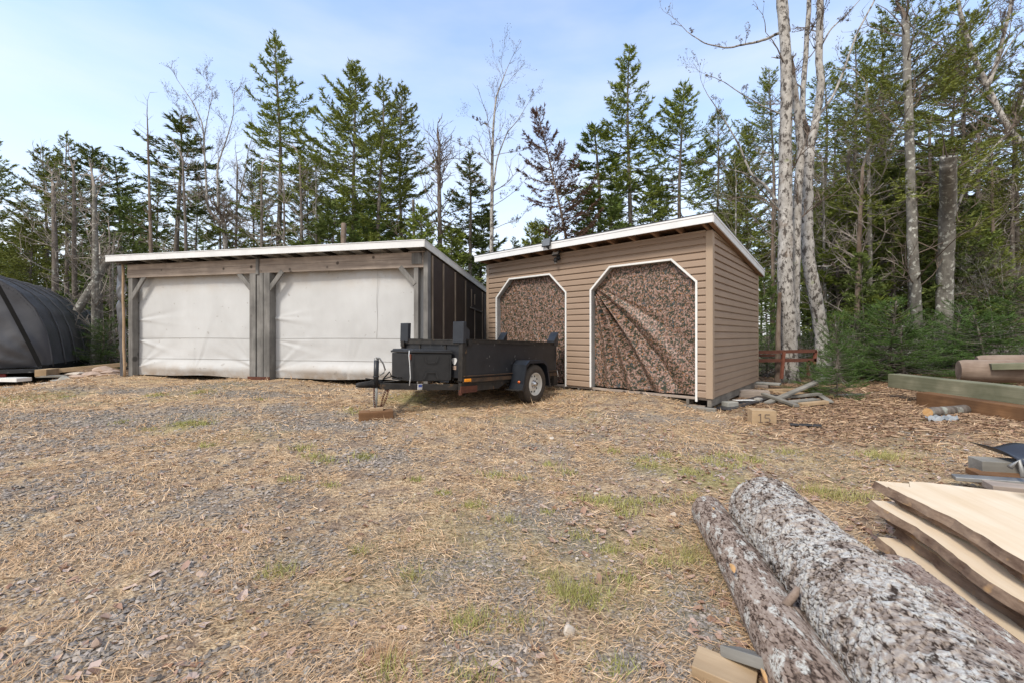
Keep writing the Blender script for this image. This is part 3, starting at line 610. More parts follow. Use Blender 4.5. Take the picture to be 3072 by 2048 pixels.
MB().box(-.0035, -.0005, .13, .2, Z0 + .12, Z0 + .18).build("sticker", M['stone_pink'], fp)
# tailgate, corner posts and stake pockets
tg = panel("tailgate", L - .012, L, .03, Wd - .03, 1)
for y0 in (-.02, Wd - .06): bev(MB().box(-.03, .06, y0, y0 + .08, Z0 - .04, Z1).build("corner_post", M['frame_black'], TR), .004)
def stake(x, y, w, d, h, slant, n="stake_pocket"):
    b = MB(); v = np.array([(a_, b_, c_) for c_ in (0, 1) for b_ in (0, 1) for a_ in (0, 1)], float)
    v = np.column_stack([x + v[:, 0] * w, y + v[:, 1] * d, Z1 - .05 + v[:, 2] * (h + .05 - slant * v[:, 0])]); b.add(v, [(0, 2, 3, 1), (4, 5, 7, 6), (0, 1, 5, 4), (1, 3, 7, 5), (3, 2, 6, 7), (2, 0, 4, 6)])
    return bev(b.build(n, M['paint_navy'], TR), .004)
stake(-.045, -.045, .06, .22, .26, .0); stake(-.035, -.018, .15, .012, .24, .1); stake(-.04, .16, .2, .01, .1, .09) if 0 else None
stake(-.045, Wd - .17, .06, .2, .26, 0); stake(-.035, Wd - .0, .15, .012, .24, .1)
for y0 in (-.03, Wd - .15): stake(L - .13, y0, .14, .17, .05, -.16)
bev(MB().box(.07, .16, -.045, -.0305, Z1 - .09, Z1 - .01).build("latch", M['frame_black'], TR), .004)
bev(MB().box(-.06, -.0355, Wd - .09, Wd - .0, Z1 - .12, Z1 - .03).build("latch", M['frame_black'], TR), .004)
for y0 in (.12, Wd - .2): MB().box(L + .0005, L + .03, y0, y0 + .08, Z0 + .02, Z0 + .07).tube([(L + .03, y0 - .02, Z0 + .045), (L + .03, y0 + .1, Z0 + .045)], .014, 8).build("hinge", M['frame_black'], TR)
MB().tube([(L + .01, -.03, Z1 - .1), (L + .045, -.04, Z1 - .14), (L + .045, -.04, Z1 - .3), (L + .01, -.03, Z1 - .33)], .012, 6).build("gate_handle", M['frame_black'], TR, True)
MB().box(.012, .02, .0, .05, Z0, Z1 - .05).box(-.012, .0, .35, .39, Z0, Z1 - .08).box(-.012, .0, .95, .99, Z0, Z1 - .08).build("front_rib", M['frame_black'], TR)
# chassis, tongue and coupler
for y0 in (.02, Wd - .08): bev(MB().box(.0, L - .05, y0, y0 + .06, Z0 - .115, Z0 - .061).build("chassis_rail", M['frame_black'], TR), .003)
b = MB(); v = [(-.0, .03, .46), (1.05, .03, .46), (.85, .03, .375), (-.0, .03, .375)]; V = [(a_, q, c_) for q in (.021, .08) for a_, _, c_ in v]
mesh("chassis_gusset", V, np.array([(0, 1, 2, 3), (7, 6, 5, 4), (0, 4, 5, 1), (1, 5, 6, 2), (2, 6, 7, 3), (3, 7, 4, 0)]), M['frame_black'], TR)
bev(MB().box(-.02, .33, .0, .0195, .36, .46).bar((.0, .03, .37), (.25, .3, .33), .05, .08).build("jack_pad", M['rust'], TR), .003)
COUP = (-1.22, .7, .53)
for y0, s_ in ((.03, 1), (Wd - .03, -1)):
    t = MB().bar((.25, y0, .43), (-.95, .7 - .05 * s_, .475), .055, .085); bev(t.build("tongue_beam", M['frame_black'], TR), .004)
V = []; 
for x, w, h in ((-.9, .14, .1), (-1.02, .12, .1), (-1.12, .07, .085), (-1.2, .075, .075), (-1.255, .06, .055), (-1.27, .03, .03)):
    c = .5 + .0 * x; V += [(x, .7 - w / 2, c - h * .45), (x, .7 + w / 2, c - h * .45), (x, .7 + w / 2 * .8, c + h * .5), (x, .7 - w / 2 * .8, c + h * .5)]
Fq = [(0, 3, 2, 1), (20, 21, 22, 23)] + [(i * 4 + j, i * 4 + (j + 1) % 4, i * 4 + 4 + (j + 1) % 4, i * 4 + 4 + j) for i in range(5) for j in range(4)]
cp = mesh("coupler", V, np.array(Fq), M['frame_black'], TR, True); MB().bar((-1.0, .7, .56), (-1.13, .7, .585), .03, .018).bar((-.98, .7, .54), (-1.0, .7, .575), .03, .02).build("latch_lever", M['frame_black'], cp)
jk = MB().tube([(-1.0, .66, .08 + .06), (-1.0, .66, .46)], .028, 14).build("jack_leg", M['stone_grey'], TR, True)
MB().tube([(-1.0, .66, .46), (-1.0, .66, .83)], .034, 14).tube([(-1.0, .66, .6), (-1.0, .66, .615)], .042, 14).build("jack_tube", M['paint_black'], jk, True)
MB().tube([(-1.0, .66, .84), (-1.02, .64, .87), (-.98, .62, .86), (-.93, .6, .78), (-.9, .6, .7), (-.92, .6, .66), (-.97, .62, .63)], .011, 8).bar((-1.0, .66, .8), (-1.0, .66, .86), .045, .04).build("jack_crank", M['steel'], jk, True)
MB().box(-1.06, -.94, .6, .72, .135, .15).build("jack_foot", M['rust'], jk)
def chain(pts, name="safety_chain"):
    P = np.array(pts, float); seg = np.linalg.norm(np.diff(P, axis=0), axis=1).sum(); n = int(seg / .028); tt = np.linspace(0, 1, n)
    cum = np.r_[0, np.cumsum(np.linalg.norm(np.diff(P, axis=0), axis=1))] / seg; Q = np.column_stack([np.interp(tt, cum, P[:, k]) for k in range(3)]); b = MB()
    for i in range(n - 1):
        d = Q[i + 1] - Q[i]; d /= np.linalg.norm(d); s_ = np.cross(d, (0.3, 1, .2) if i % 2 else (1, .2, .1)); s_ /= np.linalg.norm(s_); c = (Q[i] + Q[i + 1]) / 2
        a_ = np.linspace(0, 2 * PI, 9); b.tube([c + d * .021 * math.cos(k) + s_ * .011 * math.sin(k) for k in a_], .0045, 5, False)
    return b.build(name, M['rust'], TR, True)
chain([(-1.05, .62, .45), (-1.05, .615, .3), (-1.04, .6, .17), (-1.0, .59, .16), (-.955, .6, .18), (-.93, .6, .3), (-.87, .6, .45)]); chain([(-.84, .58, .46), (-.885, .57, .33), (-.93, .58, .21), (-.98, .74, .17)])
MB().tube([(-.86, .6, .4), (-.83, .59, .47), (-.79, .585, .5), (-.77, .58, .46), (-.8, .58, .43)], .012, 8).build("chain_hook", M['rustred'], TR, True)
b = MB().box(-.52, -.44, .357, .3665, .42, .5); bev(b.build("sticker", M['sticker'], TR), .001); MB().box(-.51, -.45, .3535, .3565, .455, .49).build("sticker", M['blue'], TR)
MB().tube([(-.85, .72, .56), (-.7, .7, .6), (-.62, .7, .57), (-.45, .68, .57), (-.2, .68, .57)], .008, 6).tube([(-.8, .78, .56), (-.72, .75, .66), (-.69, .75, .6), (-.6, .78, .57)], .01, 6).build("brake_wire", M['black'], TR, True)
MB().tube([(-.6, .47, .97), (-.612, .46, .9), (-.61, .44, .78), (-.6, .43, .6), (-.62, .42, .48)], .006, 6).build("tie_cord", M['sticker'], TR, True)
# toolbox on the tongue
TB = thing("toolbox", "black plastic chest with clipped corners lashed on the trailer tongue", "toolbox", (-.738, 6.0, 0.0), math.atan2(.788, .616)); TB.rotation_euler = TR.rotation_euler
def prism_xy(poly, z0, z1, grow=0.0, taper=0.0):
    n = len(poly); P = np.array(poly, float); c = P.mean(0); a_ = P + (P - c) / np.linalg.norm(P - c, axis=1)[:, None] * grow; t_ = P + (P - c) / np.linalg.norm(P - c, axis=1)[:, None] * (grow + taper)
    V = [(x, y, z0) for x, y in a_] + [(x, y, z1) for x, y in t_] + [(c[0], c[1], z0), (c[0], c[1], z1)]
    F4 = [(i, (i + 1) % n, n + (i + 1) % n, n + i) for i in range(n)]; F3 = [((i + 1) % n, i, 2 * n) for i in range(n)] + [(n + i, n + (i + 1) % n, 2 * n + 1) for i in range(n)]
    return MB().add(V, F4, F3)
poly = [(-.05, .19), (-.55, .47), (-.55, .93), (-.05, 1.21)]
tb = bev(prism_xy(poly, .53, .93, 0, .01).build("chest", M['plastic'], TB), .012)
ld = prism_xy(poly, .935, .965, .03).build("lid", M['plastic'], TB); bev(ld, .01); bev(prism_xy(poly, .966, .99, .012, -.02).build("lid_top", M['plastic'], ld), .008)
def rib(p, q, w=.022):   # raised moulded ribs on the clipped face: between (-.05,.19) and (-.55,.47)
    A_ = np.array((-.55, .47)); B_ = np.array((-.05, .19)); nrm = np.array((-.28, -.5)); nrm = nrm / np.linalg.norm(nrm)
    f = lambda t, z: (*(A_ + (B_ - A_) * t + nrm * .009), z); b.bar(f(*p), f(*q), w, .016, (*nrm, 0))
b = MB()
for p, q in (((.3, .9), (.37, .8)), ((.37, .8), (.6, .8)), ((.6, .8), (.67, .9)), ((.3, .56), (.37, .66)), ((.37, .66), (.6, .66)), ((.6, .66), (.0 + .67, .56)), ((.02, .55), (.02, .92)), ((.98, .55), (.98, .92))): rib(p, q)
b.build("moulded_rib", M['plastic'], tb)
MB().box(-.575, -.562, .47, .5, .84, .92).build("latch", M['rustred'], tb)
# wheels, fenders, axle
AX, AZ, RT = 1.47, .43, .325
def wheel(y_out, s):
    w = thing("wheel_part", None, None) if False else None
    prof = [(.19, -.0), (.2, -.012), (.24, -.022), (.285, -.018), (.31, -.002), (.323, .02), (.325, .05), (.325, .12), (.323, .16), (.31, .185), (.27, .2), (.2, .19)]
    f = lambda pr: [(r_, s * t_) for r_, t_ in pr]
    ty = MB().lathe(f(prof), 56, 'y', (AX, y_out, AZ)).build("wheel", M['rubber'], TR, True)
    b = MB()
    for k in range(60):
        a_ = k / 60 * 2 * PI
        for yy in (.03, .07, .11, .145): 
            c, s1 = math.cos(a_ + yy * 2), math.sin(a_ + yy * 2); b.bar((AX + .322 * c, y_out + s * yy, AZ + .322 * s1), (AX + .329 * c, y_out + s * yy, AZ + .329 * s1), .024, .03, (0, 1, 0))
    b.build("tread", M['rubber'], ty)
    rm = MB().lathe(f([(.196, -.004), (.19, -.01), (.182, .0), (.178, .045), (.165, .06), (.135, .055), (.115, .04), (.085, .03), (.0, .03)]), 48, 'y', (AX, y_out, AZ)).build("rim", M['rim'], ty, True)
    for k in range(10):
        a_ = k / 10 * 2 * PI; MB().lathe(f([(.0, .045), (.017, .045), (.017, .047)]), 10, 'y', (AX + .133 * math.cos(a_), y_out - s * .0, AZ + .133 * math.sin(a_))).build("rim_hole", M["black"], rm)
    b = MB().lathe(f([(.0, -.03), (.03, -.028), (.042, -.015), (.045, .02), (.075, .027)]), 24, 'y', (AX, y_out, AZ))
    for k in range(5):
        a_ = k / 5 * 2 * PI + .3; b.lathe(f([(.0, .0), (.012, .002), (.013, .03)]), 8, 'y', (AX + .062 * math.cos(a_), y_out, AZ + .062 * math.sin(a_)))
    b.build("hub_cap", M['chrome'], rm, True)
wheel(-.28, 1); wheel(Wd + .28, -1)
def fender(y0, y1):
    P = [(-.40, -.07), (-.36, .02), (-.30, .33), (-.2, .4), (.24, .4), (.34, .33), (.43, .05), (.45, -.04)]; V = []; Fq = []
    for x, z in P: V += [(AX + x, y0, AZ + z), (AX + x, y1, AZ + z), (AX + x * .96, y0 + .004, AZ + z - .012), (AX + x * .96, y1, AZ + z - .012)]
    for i in range(len(P) - 1): k = i * 4; Fq += [(k, k + 1, k + 5, k + 4), (k + 2, k + 6, k + 7, k + 3), (k, k + 4, k + 6, k + 2)]
    o = mesh("fender", V, np.array(Fq), M['paint_navy'], TR)
    V = []; Fq = []
    for x, z in P: V += [(AX + x * 1.004, y0 - .001, AZ + z), (AX + x * .92, y0 - .001, AZ + z - .035 - .01 * (abs(x) < .3))]
    for i in range(len(P) - 1): k = i * 2; Fq += [(k, k + 2, k + 3, k + 1)]
    mesh("lip", V, np.array(Fq), M['paint_navy'], o); return o
fd = fender(-.30, -.02); fender(Wd + .3, Wd + .02)
bev(MB().box(AX - .5, AX - .33, -.3, -.02, AZ - .085, AZ - .07).build("fender_step", M['frame_black'], TR), .003)
MB().tube([(AX - .352 + .02, -.2, AZ + .05), (AX - .362 - .004, -.2, AZ + .047)], .022, 16).build("reflector", M['redlens'], fd, True)
bev(MB().box(-.005, .13, -.062, -.0455, Z0 - .045, Z0 + .0).build("marker_light", M['amber'], TR), .008)
MB().box(.0, .12, -.045, -.031, Z0 - .05, Z0 + .01).build("light_plate", M['frame_black'], TR)
MB().tube([(AX, -.1, AZ), (AX, Wd + .1, AZ)], .035, 10).box(AX - .35, AX + .35, .03, .07, AZ - .03, AZ + .01).box(AX - .35, AX + .35, Wd - .07, Wd - .03, AZ - .03, AZ + .01).build("axle", M['frame_black'], TR)
MB().tube([(L - .02, -.03, .62), (L + .03, -.03, .5), (L + .05, .1, .47), (L + .05, .3, .5)], .01, 6).build("wire", M['sticker'], TR, True)
MB().box(L - .1, L + .03, -.015, .05, Z0 - .25, Z0).box(L - .02, L + .03, .1, Wd - .1, Z0 - .2, Z0 - .05).build("rear_bumper", M['frame_black'], TR)
# blocks under the jack
bp = gp(1116, 1262); jw = TR.matrix_basis @ Vector((-1.0, .66, .135))
def block(name, label, cat, c, sx, sy, sz, rz, mat, bw=.006, group=None, rx=0, ry=0):
    o = bev(MB().box(-sx / 2, sx / 2, -sy / 2, sy / 2, 0, sz).build(name, mat, None), bw); o.location = c; o.rotation_euler = (rx, ry, rz); return tag(o, label, cat, group)
zb = g1(jw.x, jw.y) - .03
block("timber_block", "dark weathered timber offcut lying under the trailer jack", "wood block", (jw.x + .03, jw.y - .05, zb - .02), .44, .2, .15, math.radians(21), M['beam_brown'], .006)
block("wood_block", "short orange-brown wood block standing on the dark timber under the trailer jack", "wood block", (jw.x + .03, jw.y - .02, zb + .13), .17, .13, max(.04, jw.z - zb - .13), math.radians(15), M['newwood_z'], .005)

# ------------------------------------------------------------------ black tarp shelter at the left on its red frame
SB = thing("tarp_shelter", "dark charcoal tarpaulin tunnel shelter with ribs on a red frame beside the forest", "shelter", (-12.34, 10.9, .38), math.atan2(5.2, -3.6) - PI / 2)
# local: y along the tunnel (away), x across, 0 = right foot, negative = left
PR = [(.12, 0), (.06, .5), (-.03, 1.0), (-.2, 1.5), (-.5, 1.95), (-.95, 2.3), (-1.5, 2.54), (-2.1, 2.64), (-2.7, 2.54), (-3.25, 2.3), (-3.7, 1.95), (-4.0, 1.5), (-4.17, 1.0), (-4.26, .5), (-4.3, 0)]
PR = np.array(PR); cu = np.r_[0, np.cumsum(np.linalg.norm(np.diff(PR, axis=0), axis=1))]; cu /= cu[-1]
nu, nv = 90, 120; uu = np.linspace(0, 1, nu); px_ = np.interp(uu, cu, PR[:, 0]); pz_ = np.interp(uu, cu, PR[:, 1])
TL, NR = 7.3, 8; vv = np.linspace(0, 1, nv); ph = (vv * NR) % 1; sag = .035 * np.sin(PI * ph) ** .7
Xs = np.zeros((nu, nv, 3)); cxm, czm = -2.1, .6
for i in range(nu):
    dx, dz = px_[i] - cxm, pz_[i] - czm; ln = math.hypot(dx, dz); w_ = fbm(np.full(nv, uu[i] * 14), vv * 30, 3) - .5
    k = sag * (1 if .02 < uu[i] < .98 else .3) + w_ * .035 * np.clip(vv * 20, 0, 1)
    Xs[i, :, 0] = px_[i] - dx / ln * k; Xs[i, :, 2] = np.maximum(pz_[i] - dz / ln * k, 0) + .12 * (1 - abs(uu[i] - .5) * 2 > 0) * 0; Xs[i, :, 1] = vv * TL + .12 * np.sin(uu[i] * PI) * vv
MB().grid(Xs.transpose(1, 0, 2)).build("roof_tarp", M['tarp_grey'], SB, True)
# end wall with folds gathered to the foot
nu, nv = 70, 70; U, Vv = np.meshgrid(np.linspace(0, 1, nu), np.linspace(0, 1, nv), indexing='ij')
ex = np.interp(U, cu, PR[:, 0]); ez = np.interp(U, cu, PR[:, 1]); x = cxm + (ex - cxm) * Vv * 1.004; z = ez * Vv * 1.004
d = np.hypot(x - .1, z - .05); an = np.arctan2(z + .05, -(x - .15)); y = -.28 * np.exp(-((z - .5) / .9) ** 2) * (1 - Vv ** 6) + .045 * np.sin(an * 17) * np.exp(-d / 1.3) * (1 - Vv ** 8) + (fbm(x * 3, z * 3, 8) - .5) * .1 * (1 - Vv ** 8)
MB().grid(np.stack([x, y, z], -1)).build("end_wall", M['tarp_grey'], SB, True)
P = [(PR[0, 0] * .0 - .02 - .66 * t - .1 * t * t, -.34 - .12 * (1 - t) * t, .03 + 2.15 * t) for t in np.linspace(0, 1, 12)]
b = MB()
for p, q in zip(P, P[1:]): b.bar(p, q, .085, .012, (0, 1, 0.2))
b.build("strap", M['black'], SB)
b = MB(); m_ = 22
for k in range(m_):    # lacing along the end seam
    t = .1 + .3 * k / m_; x0, z0 = np.interp(t, cu, PR[:, 0]), np.interp(t, cu, PR[:, 1]); b.bar((x0 - .04, -.02, z0 - .03), (x0 + .01, .07, z0 + .01), .014, .01)
b.build("lacing", M['tarp_grey'], SB)
for k in range(8):
    yv = TL * k / 7; Q = [(np.interp(t, cu, PR[:, 0]) + .012 * (1 if t < .5 else -1), yv + .12 * math.sin(t * PI), np.interp(t, cu, PR[:, 1]) + .004) for t in np.linspace(0, .5, 26)]
    MB().tube(Q, .022, 6).build("rib", M['tarp_grey'], SB, True)
bev(MB().box(-4.3, .15, -.4, -.1, -.12, -.03).build("frame_board", M['paint_black'], SB), .005)
bev(MB().box(-4.3, -.6, -.35, -.25, -.33, -.13).build("red_beam", M['red'], SB), .006)
bev(MB().box(-4.3, .1, .3, .4, -.35, -.1).build("dark_frame", M['black'], SB), .004)
MB().box(.0, .12, -.3, 6.3, -.1, .06).build("base_sheet", M['black'], SB)
def wpt(px, py, dz=0): return gp(px, py, dz)
def at3(px, py, Y): return np.array((at(px, Y), Y, zat(py, Y)))
c = at3(20, 1136, 10.2); block("white_board", "white painted board lying flat under the red frame of the tarp shelter", "board", (c[0], c[1], c[2] - .05), 1.0, .3, .09, -.1, M['trim'])
block("grey_plate", "small grey metal plate beside the white board under the tarp shelter", "plate", at3(66, 1137, 10.25) - (0, 0, .04), .12, .3, .07, .1, M['steel'])
c = at3(143, 1116, 10.4); block("squared_timber", "squared timber end with yellowish face lying at the foot of the tarp shelter", "timber", (c[0] + .0, c[1], c[2] - .08), .22, .5, .17, .35, M['newwood_x'])
o = bev(MB().bar((0, 0, 0), (1.15, .8, .12), .1, .11).build("long_board", M['newwood_x'], None), .005); o.location = at3(160, 1112, 10.6); tag(o, "long pale board with an orange end lying along the foot of the tarp shelter", "board")
block("flat_board", "thin grey-brown board lying below the squared timber at the tarp shelter", "board", at3(160, 1125, 10.3) - (0, 0, .04), .6, .2, .045, .2, M['greywood_x'])
# ------------------------------------------------------------------ rocks
def rock(name, label, cat, c, sx, sy, sz, seed, mat, group=None, rz=0.0, sub=2, flat=.0):
    r = rng(seed); import bmesh
    bm = bmesh.new(); bmesh.ops.create_icosphere(bm, subdivisions=sub, radius=1); V = np.array([v.co for v in bm.verts]); Fc = np.array([[v.index for v in f.verts] for f in bm.faces]); bm.free()
    for k in range(9):
        n_ = r.normal(size=3); n_ /= np.linalg.norm(n_); d = V @ n_; lim = r.uniform(.45, .8); V = V - np.outer(np.clip(d - lim, 0, None), n_)
    V *= np.array((sx, sy, sz)) / 1.3; V += r.normal(size=V.shape) * min(sx, sy, sz) * .03
    V[:, 2] += sz * .35; o = mesh(name, V, Fc, mat, None, False); o.location = c; o.rotation_euler = (0, 0, rz); return tag(o, label, cat, group)
RK = [(610, 1728, .06, .03, .022, 'stone_pink', "long flat tan stone lying on the dry grass left of centre"), (1029, 1712, .018, .02, .02, 'stone_pale', "small yellowish stone on dry grass right of the long flat tan stone"),
      (205, 1615, .07, .03, .025, 'stone_pale', "flat pale stone on the gravel at the left, farther than the tan one"), (1548, 1391, .035, .03, .03, 'stone_pale', "white stone, farther one of the pair in the middle of the yard"),
      (1586, 1419, .035, .025, .025, 'stone_pale', "white stone, nearer one of the pair in the middle of the yard"), (1524, 1408, .05, .035, .03, 'stone_pink', "pinkish stone touching the white pair in the middle of the yard"),
      (1708, 1902, .04, .03, .035, 'stone_pale', "blocky cream stone on dry grass near the bottom centre"), (1790, 1483, .045, .03, .02, 'stone_pale', "flat white stone between green tufts before the small log"),
      (1653, 1317, .05, .04, .035, 'stone_pale', "white stone on bare gravel before the brown shed"), (2020, 1548, .03, .03, .03, 'stone_pale', "white stone by the end of the small log"), (1362, 1503, .022, .02, .03, 'stone_pale', "pointed pale stone upright in dry grass in front of the trailer"),
      (1628, 2038 - 400, .02, .015, .02, 'stone_pale', "little white stone on the grey gravel patch near the centre"), (96, 1935, .04, .03, .03, 'stone_pale', "tan stone on blue gravel in the bottom left corner"), (917, 2026, .03, .03, .02, 'stone_grey', "round grey stone beside the dry tussock at the bottom"), (290, 1940, .03, .03, .03, 'stone_pink', "pinkish stone on blue gravel near the bottom left")]
for i, (px, py, sx, sy, sz, m, lb) in enumerate(RK): c = gp(px, py); rock("stone", lb, "stone", c, sx, sy, sz, 50 + i, M[m], None, i * .7)
r = rng(77)
for i in range(34):
    px, py = r.uniform(1150, 2500), r.uniform(1290, 1700); c = gp(px, py); s = r.uniform(.008, .02)
    rock("pebble", "small pale pebble scattered on the dry grass of the middle yard", "pebble", c, s, s * .8, s * .7, 100 + i, M['stone_pale' if i % 3 else 'stone_pink'], "pebbles scattered over the middle of the yard", i, 1)
SLB = [(226, 1113, .42, .25, .1, 0, "thick pale flat slab of stone lying on top of the rubble by the shelter"), (178, 1136, .3, .2, .14, 2, "greenish grey block of stone at the foot of the rubble by the shelter"), (202, 1132, .24, .2, .16, 2, "upright grey stone leaning at the foot of the rubble by the shelter"),
       (212, 1124, .2, .15, .07, 0, "pale rectangular stone lying low between slabs by the shelter"), (222, 1120, .14, .1, .05, 0, "smallest pale stone under the thick slab by the shelter"), (255, 1122, .5, .22, .1, 1, "long pinkish slab slanting in the rubble by the shelter"),
       (292, 1112, .4, .3, .12, 1, "pinkish slab under the mound crest by the shelter"), (312, 1098, .4, .3, .13, 1, "broad pink slab near the top of the rubble mound"), (322, 1118, .4, .25, .08, 1, "flat pink slab low on the mound beside the garage"), (340, 1126, .35, .2, .07, 1, "thin pink slab nearest the garage corner at the mound foot"),
       (245, 1136, .35, .15, .06, 1, "narrow slab at the front foot of the rubble mound"), (280, 1130, .3, .2, .07, 0, "pale slab low in the middle of the rubble mound"), (330, 1108, .3, .2, .1, 1, "rounded pink slab on the right shoulder of the mound"), (150, 1149, .35, .12, .03, 0, "flat bleached board-like stone on the grass before the shelter"), (32, 1161, .3, .12, .02, 2, "thin grey stone on grass at the far left")]
for i, (px, py, sx, sy, sz, m, lb) in enumerate(SLB):
    c = at3(px, py + 6, 9.95 + (1140 - py) * .008) if i < 13 else gp(px, py); rock("stone_slab", lb, "stone slab", c - np.array((0, 0, sz * .4)) * (i < 13), sx, sy, sz, 200 + i, M[('stone_pale', 'stone_pink', 'stone_grey')[m]], None, (i * 1.3) % 1 - .5)
MD = MB(); U, V_ = np.meshgrid(np.linspace(-1, 1, 40), np.linspace(-1, 1, 30), indexing='ij'); c = at3(285, 1130, 10.75)
hgt = np.clip(1 - U ** 2, 0, 1) * np.clip(1 - V_ ** 2, 0, 1) * .44 * (1 - .3 * U) + (fbm(U * 4, V_ * 4, 5) - .5) * .12
mo = MD.grid(np.stack([c[0] + U * 1.25, c[1] + .3 + V_ * .9, -.1 + hgt], -1)).build("earth_mound", M['ground'], None, True); tag(mo, "low brown earth mound between the tarp shelter and the garage", "mound")
mo.data.attributes.new('litter', 'FLOAT', 'POINT').data.foreach_set('value', np.ones(len(mo.data.vertices), dtype=np.float32))
# ------------------------------------------------------------------ logs lying at the lower right
DA = np.array((.246, .969)); DP = np.array((.969, -.246))          # away direction of the logs and its right-hand side
def pq(p, q, z=0.0): v = DA * p + DP * q; return np.array((v[0], v[1], z))
def loft(name, p0, p1, qf, rf, zf, mat, seed, cell=(.035, .028), amp=.012, lich_k=.5, n=(560, 300), label=None, flake=1.0):
    m, k = n; s = np.linspace(0, 1, m); p = p0 + (p1 - p0) * s; th = np.arange(k) / k * 2 * PI
    q = qf(s); R0 = rf(s); z0 = zf(s); P, TH = np.meshgrid(p, th, indexing='ij'); RR = R0[:, None]
    circ = TH * .19
    e = np.clip((TH / (2 * PI) - .93) / .07, 0, 1)                      # keep the seam of the unrolled bark closed
    w1 = (fbm(P * 16, circ * 20, seed + 7, 5) - .5) * 2.2; w2 = (fbm(P * 16 + 50, circ * 20, seed + 8, 5) - .5) * 2.2
    f1, f2, idc, dx = worley(P / cell[0] + w1, circ / cell[1] + w2, seed); g1_, g2_, idg, dxg = worley(P / cell[0] * .45 + w2 + 9, circ / cell[1] * .5 + w1, seed + 40)
    fine = fbm(P * 60, circ * 70, seed + 5, 4) - .5; spl = np.clip((fbm(P * 26, circ * 30, seed + 61, 3) - .36) * 5, 0, 1); ed = np.exp(-((f2 - f1) / .085) ** 2) * np.clip(.38 - dx * 2.2, 0, 1) * (.25 + .75 * spl) ; big = np.exp(-((g2_ - g1_) / .06) ** 2)
    crack_shade = 1 - np.clip(ed + .8 * big, 0, 1); edge = np.clip(.5 - dx, 0, 1)
    h = amp * (.45 * crack_shade + 1.25 * flake * edge + .5 * idc) + fine * amp * 1.6
    lump = (fbm(P * 1.4, circ * 2.5 * (1 - e), seed + 11, 3) - .5) * .035 * (RR / .15)
    h = h * (1 - e) + amp * .4 * e; rad = RR + h - amp * .6 + lump
    nx = np.cos(TH) * rad; nz_ = np.sin(TH) * rad
    V = np.stack([DA[0] * P + DP[0] * (q[:, None] + nx), DA[1] * P + DP[1] * (q[:, None] + nx), z0[:, None] + nz_], -1)
    tone = np.clip(.42 + .22 * idc + .12 * idg - .75 * (1 - crack_shade) + (fbm(P * 3.3, circ * 5, seed + 33, 3) - .5) * .5 + fine * .9, 0, 1); li = np.clip((fbm(P * 15, circ * 19, seed + 21, 6) + (idc - .5) * .22 * flake - (.62 - .17 * lich_k)) / .09, 0, 1) * np.clip(crack_shade * 1.2 - .2, 0, 1)  # bark cracks plus a shadow painted along one side of each flake
    b = MB(); i = np.arange(m - 1)[:, None] * k; j = np.arange(k)[None]; j2 = (j + 1) % k
    o = mesh(name, V.reshape(-1, 3), np.stack([i + j, i + j2, i + k + j2, i + k + j], -1).reshape(-1, 4), mat, None, True, {'v': tone.ravel(), 'lich': li.ravel()})
    for s_ in (0, -1):
        c = V[s_].mean(0); e_ = mesh("cut_end", np.vstack([V[s_], c]), np.array([(a_, (a_ + 1) % k, k) for a_ in range(k)]), M['cutend'], o)
    return o
o = loft("log", -1.4, 2.69, lambda s: .830 + .157 * (1 - s), lambda s: .205 - .012 * s - .012 * np.clip((s - .99) / .01, 0, 1) ** 2, lambda s: .2 + 0 * s, M['bark_log'], 3, (.03, .019), .005, .85, (1250, 560))
tag(o, "thickest log, covered in flaky grey bark with white lichen, middle of the three lying together", "log", "felled logs lying side by side")
o = loft("log", -1.2, 2.86, lambda s: .556 + .008 * np.sin(s * 9) + .088 * (1 - s), lambda s: .125 - .028 * s - .01 * np.clip((s - .992) / .008, 0, 1) ** 2, lambda s: .115 - .015 * s + .008 * np.sin(s * 11), M['bark_log2'], 11, (.05, .03), .0022, .3, (800, 260), flake=.3)
tag(o, "thin smoother reddish log with small orange scars, lying left against the thick flaky log", "log", "felled logs lying side by side")
lg2 = o; b = MB()
for p_, a_, ln in ((2.55, 1.75, .018), (1.95, 2.2, .035), (1.2, 2.0, .035), (1.42, 2.75, .03), (1.18, 1.75, .02)):
    rr = .108 + .012 * (2.86 - p_) / 1.5; c = pq(p_, .555 + math.cos(a_) * rr, .108 + math.sin(a_) * rr)
    n_ = np.array((DP[0] * math.cos(a_), DP[1] * math.cos(a_), math.sin(a_))); tz = np.cross(n_, (DA[0], DA[1], 0)); A3 = np.array((DA[0], DA[1], 0))
    ring = [c + n_ * .003 + A3 * ln * math.cos(t_) * (1 + .3 * math.sin(3 * t_)) + tz * ln * .3 * math.sin(t_) for t_ in np.linspace(0, 2 * PI, 11)[:-1]]
    b2 = MB().add(ring + [c + n_ * .008], None, [(i, (i + 1) % 10, 10) for i in range(10)]); b2.build("bark_scar", M['chips_solid'] if 'chips_solid' in M else M['cutend'], lg2)
MB().tube([pq(1.72, .6, .2), pq(1.73, .64, .25), pq(1.74, .65, .27)], [.016, .013, .01], 10).build("branch_stub", M['bark_log2'], lg2, True)
o = loft("log", -1.0, 2.2, lambda s: 1.185 + .06 * (1 - s), lambda s: .115 - .0 * s - .01 * np.clip((s - .99) / .01, 0, 1) ** 2, lambda s: .115 + 0 * s, M['bark_log3'], 19, (.05, .013), .006, .3, (700, 300), flake=.6)
tag(o, "purplish brown log with narrow ridged bark, between the thick flaky log and the sawn boards", "log", "felled logs lying side by side")
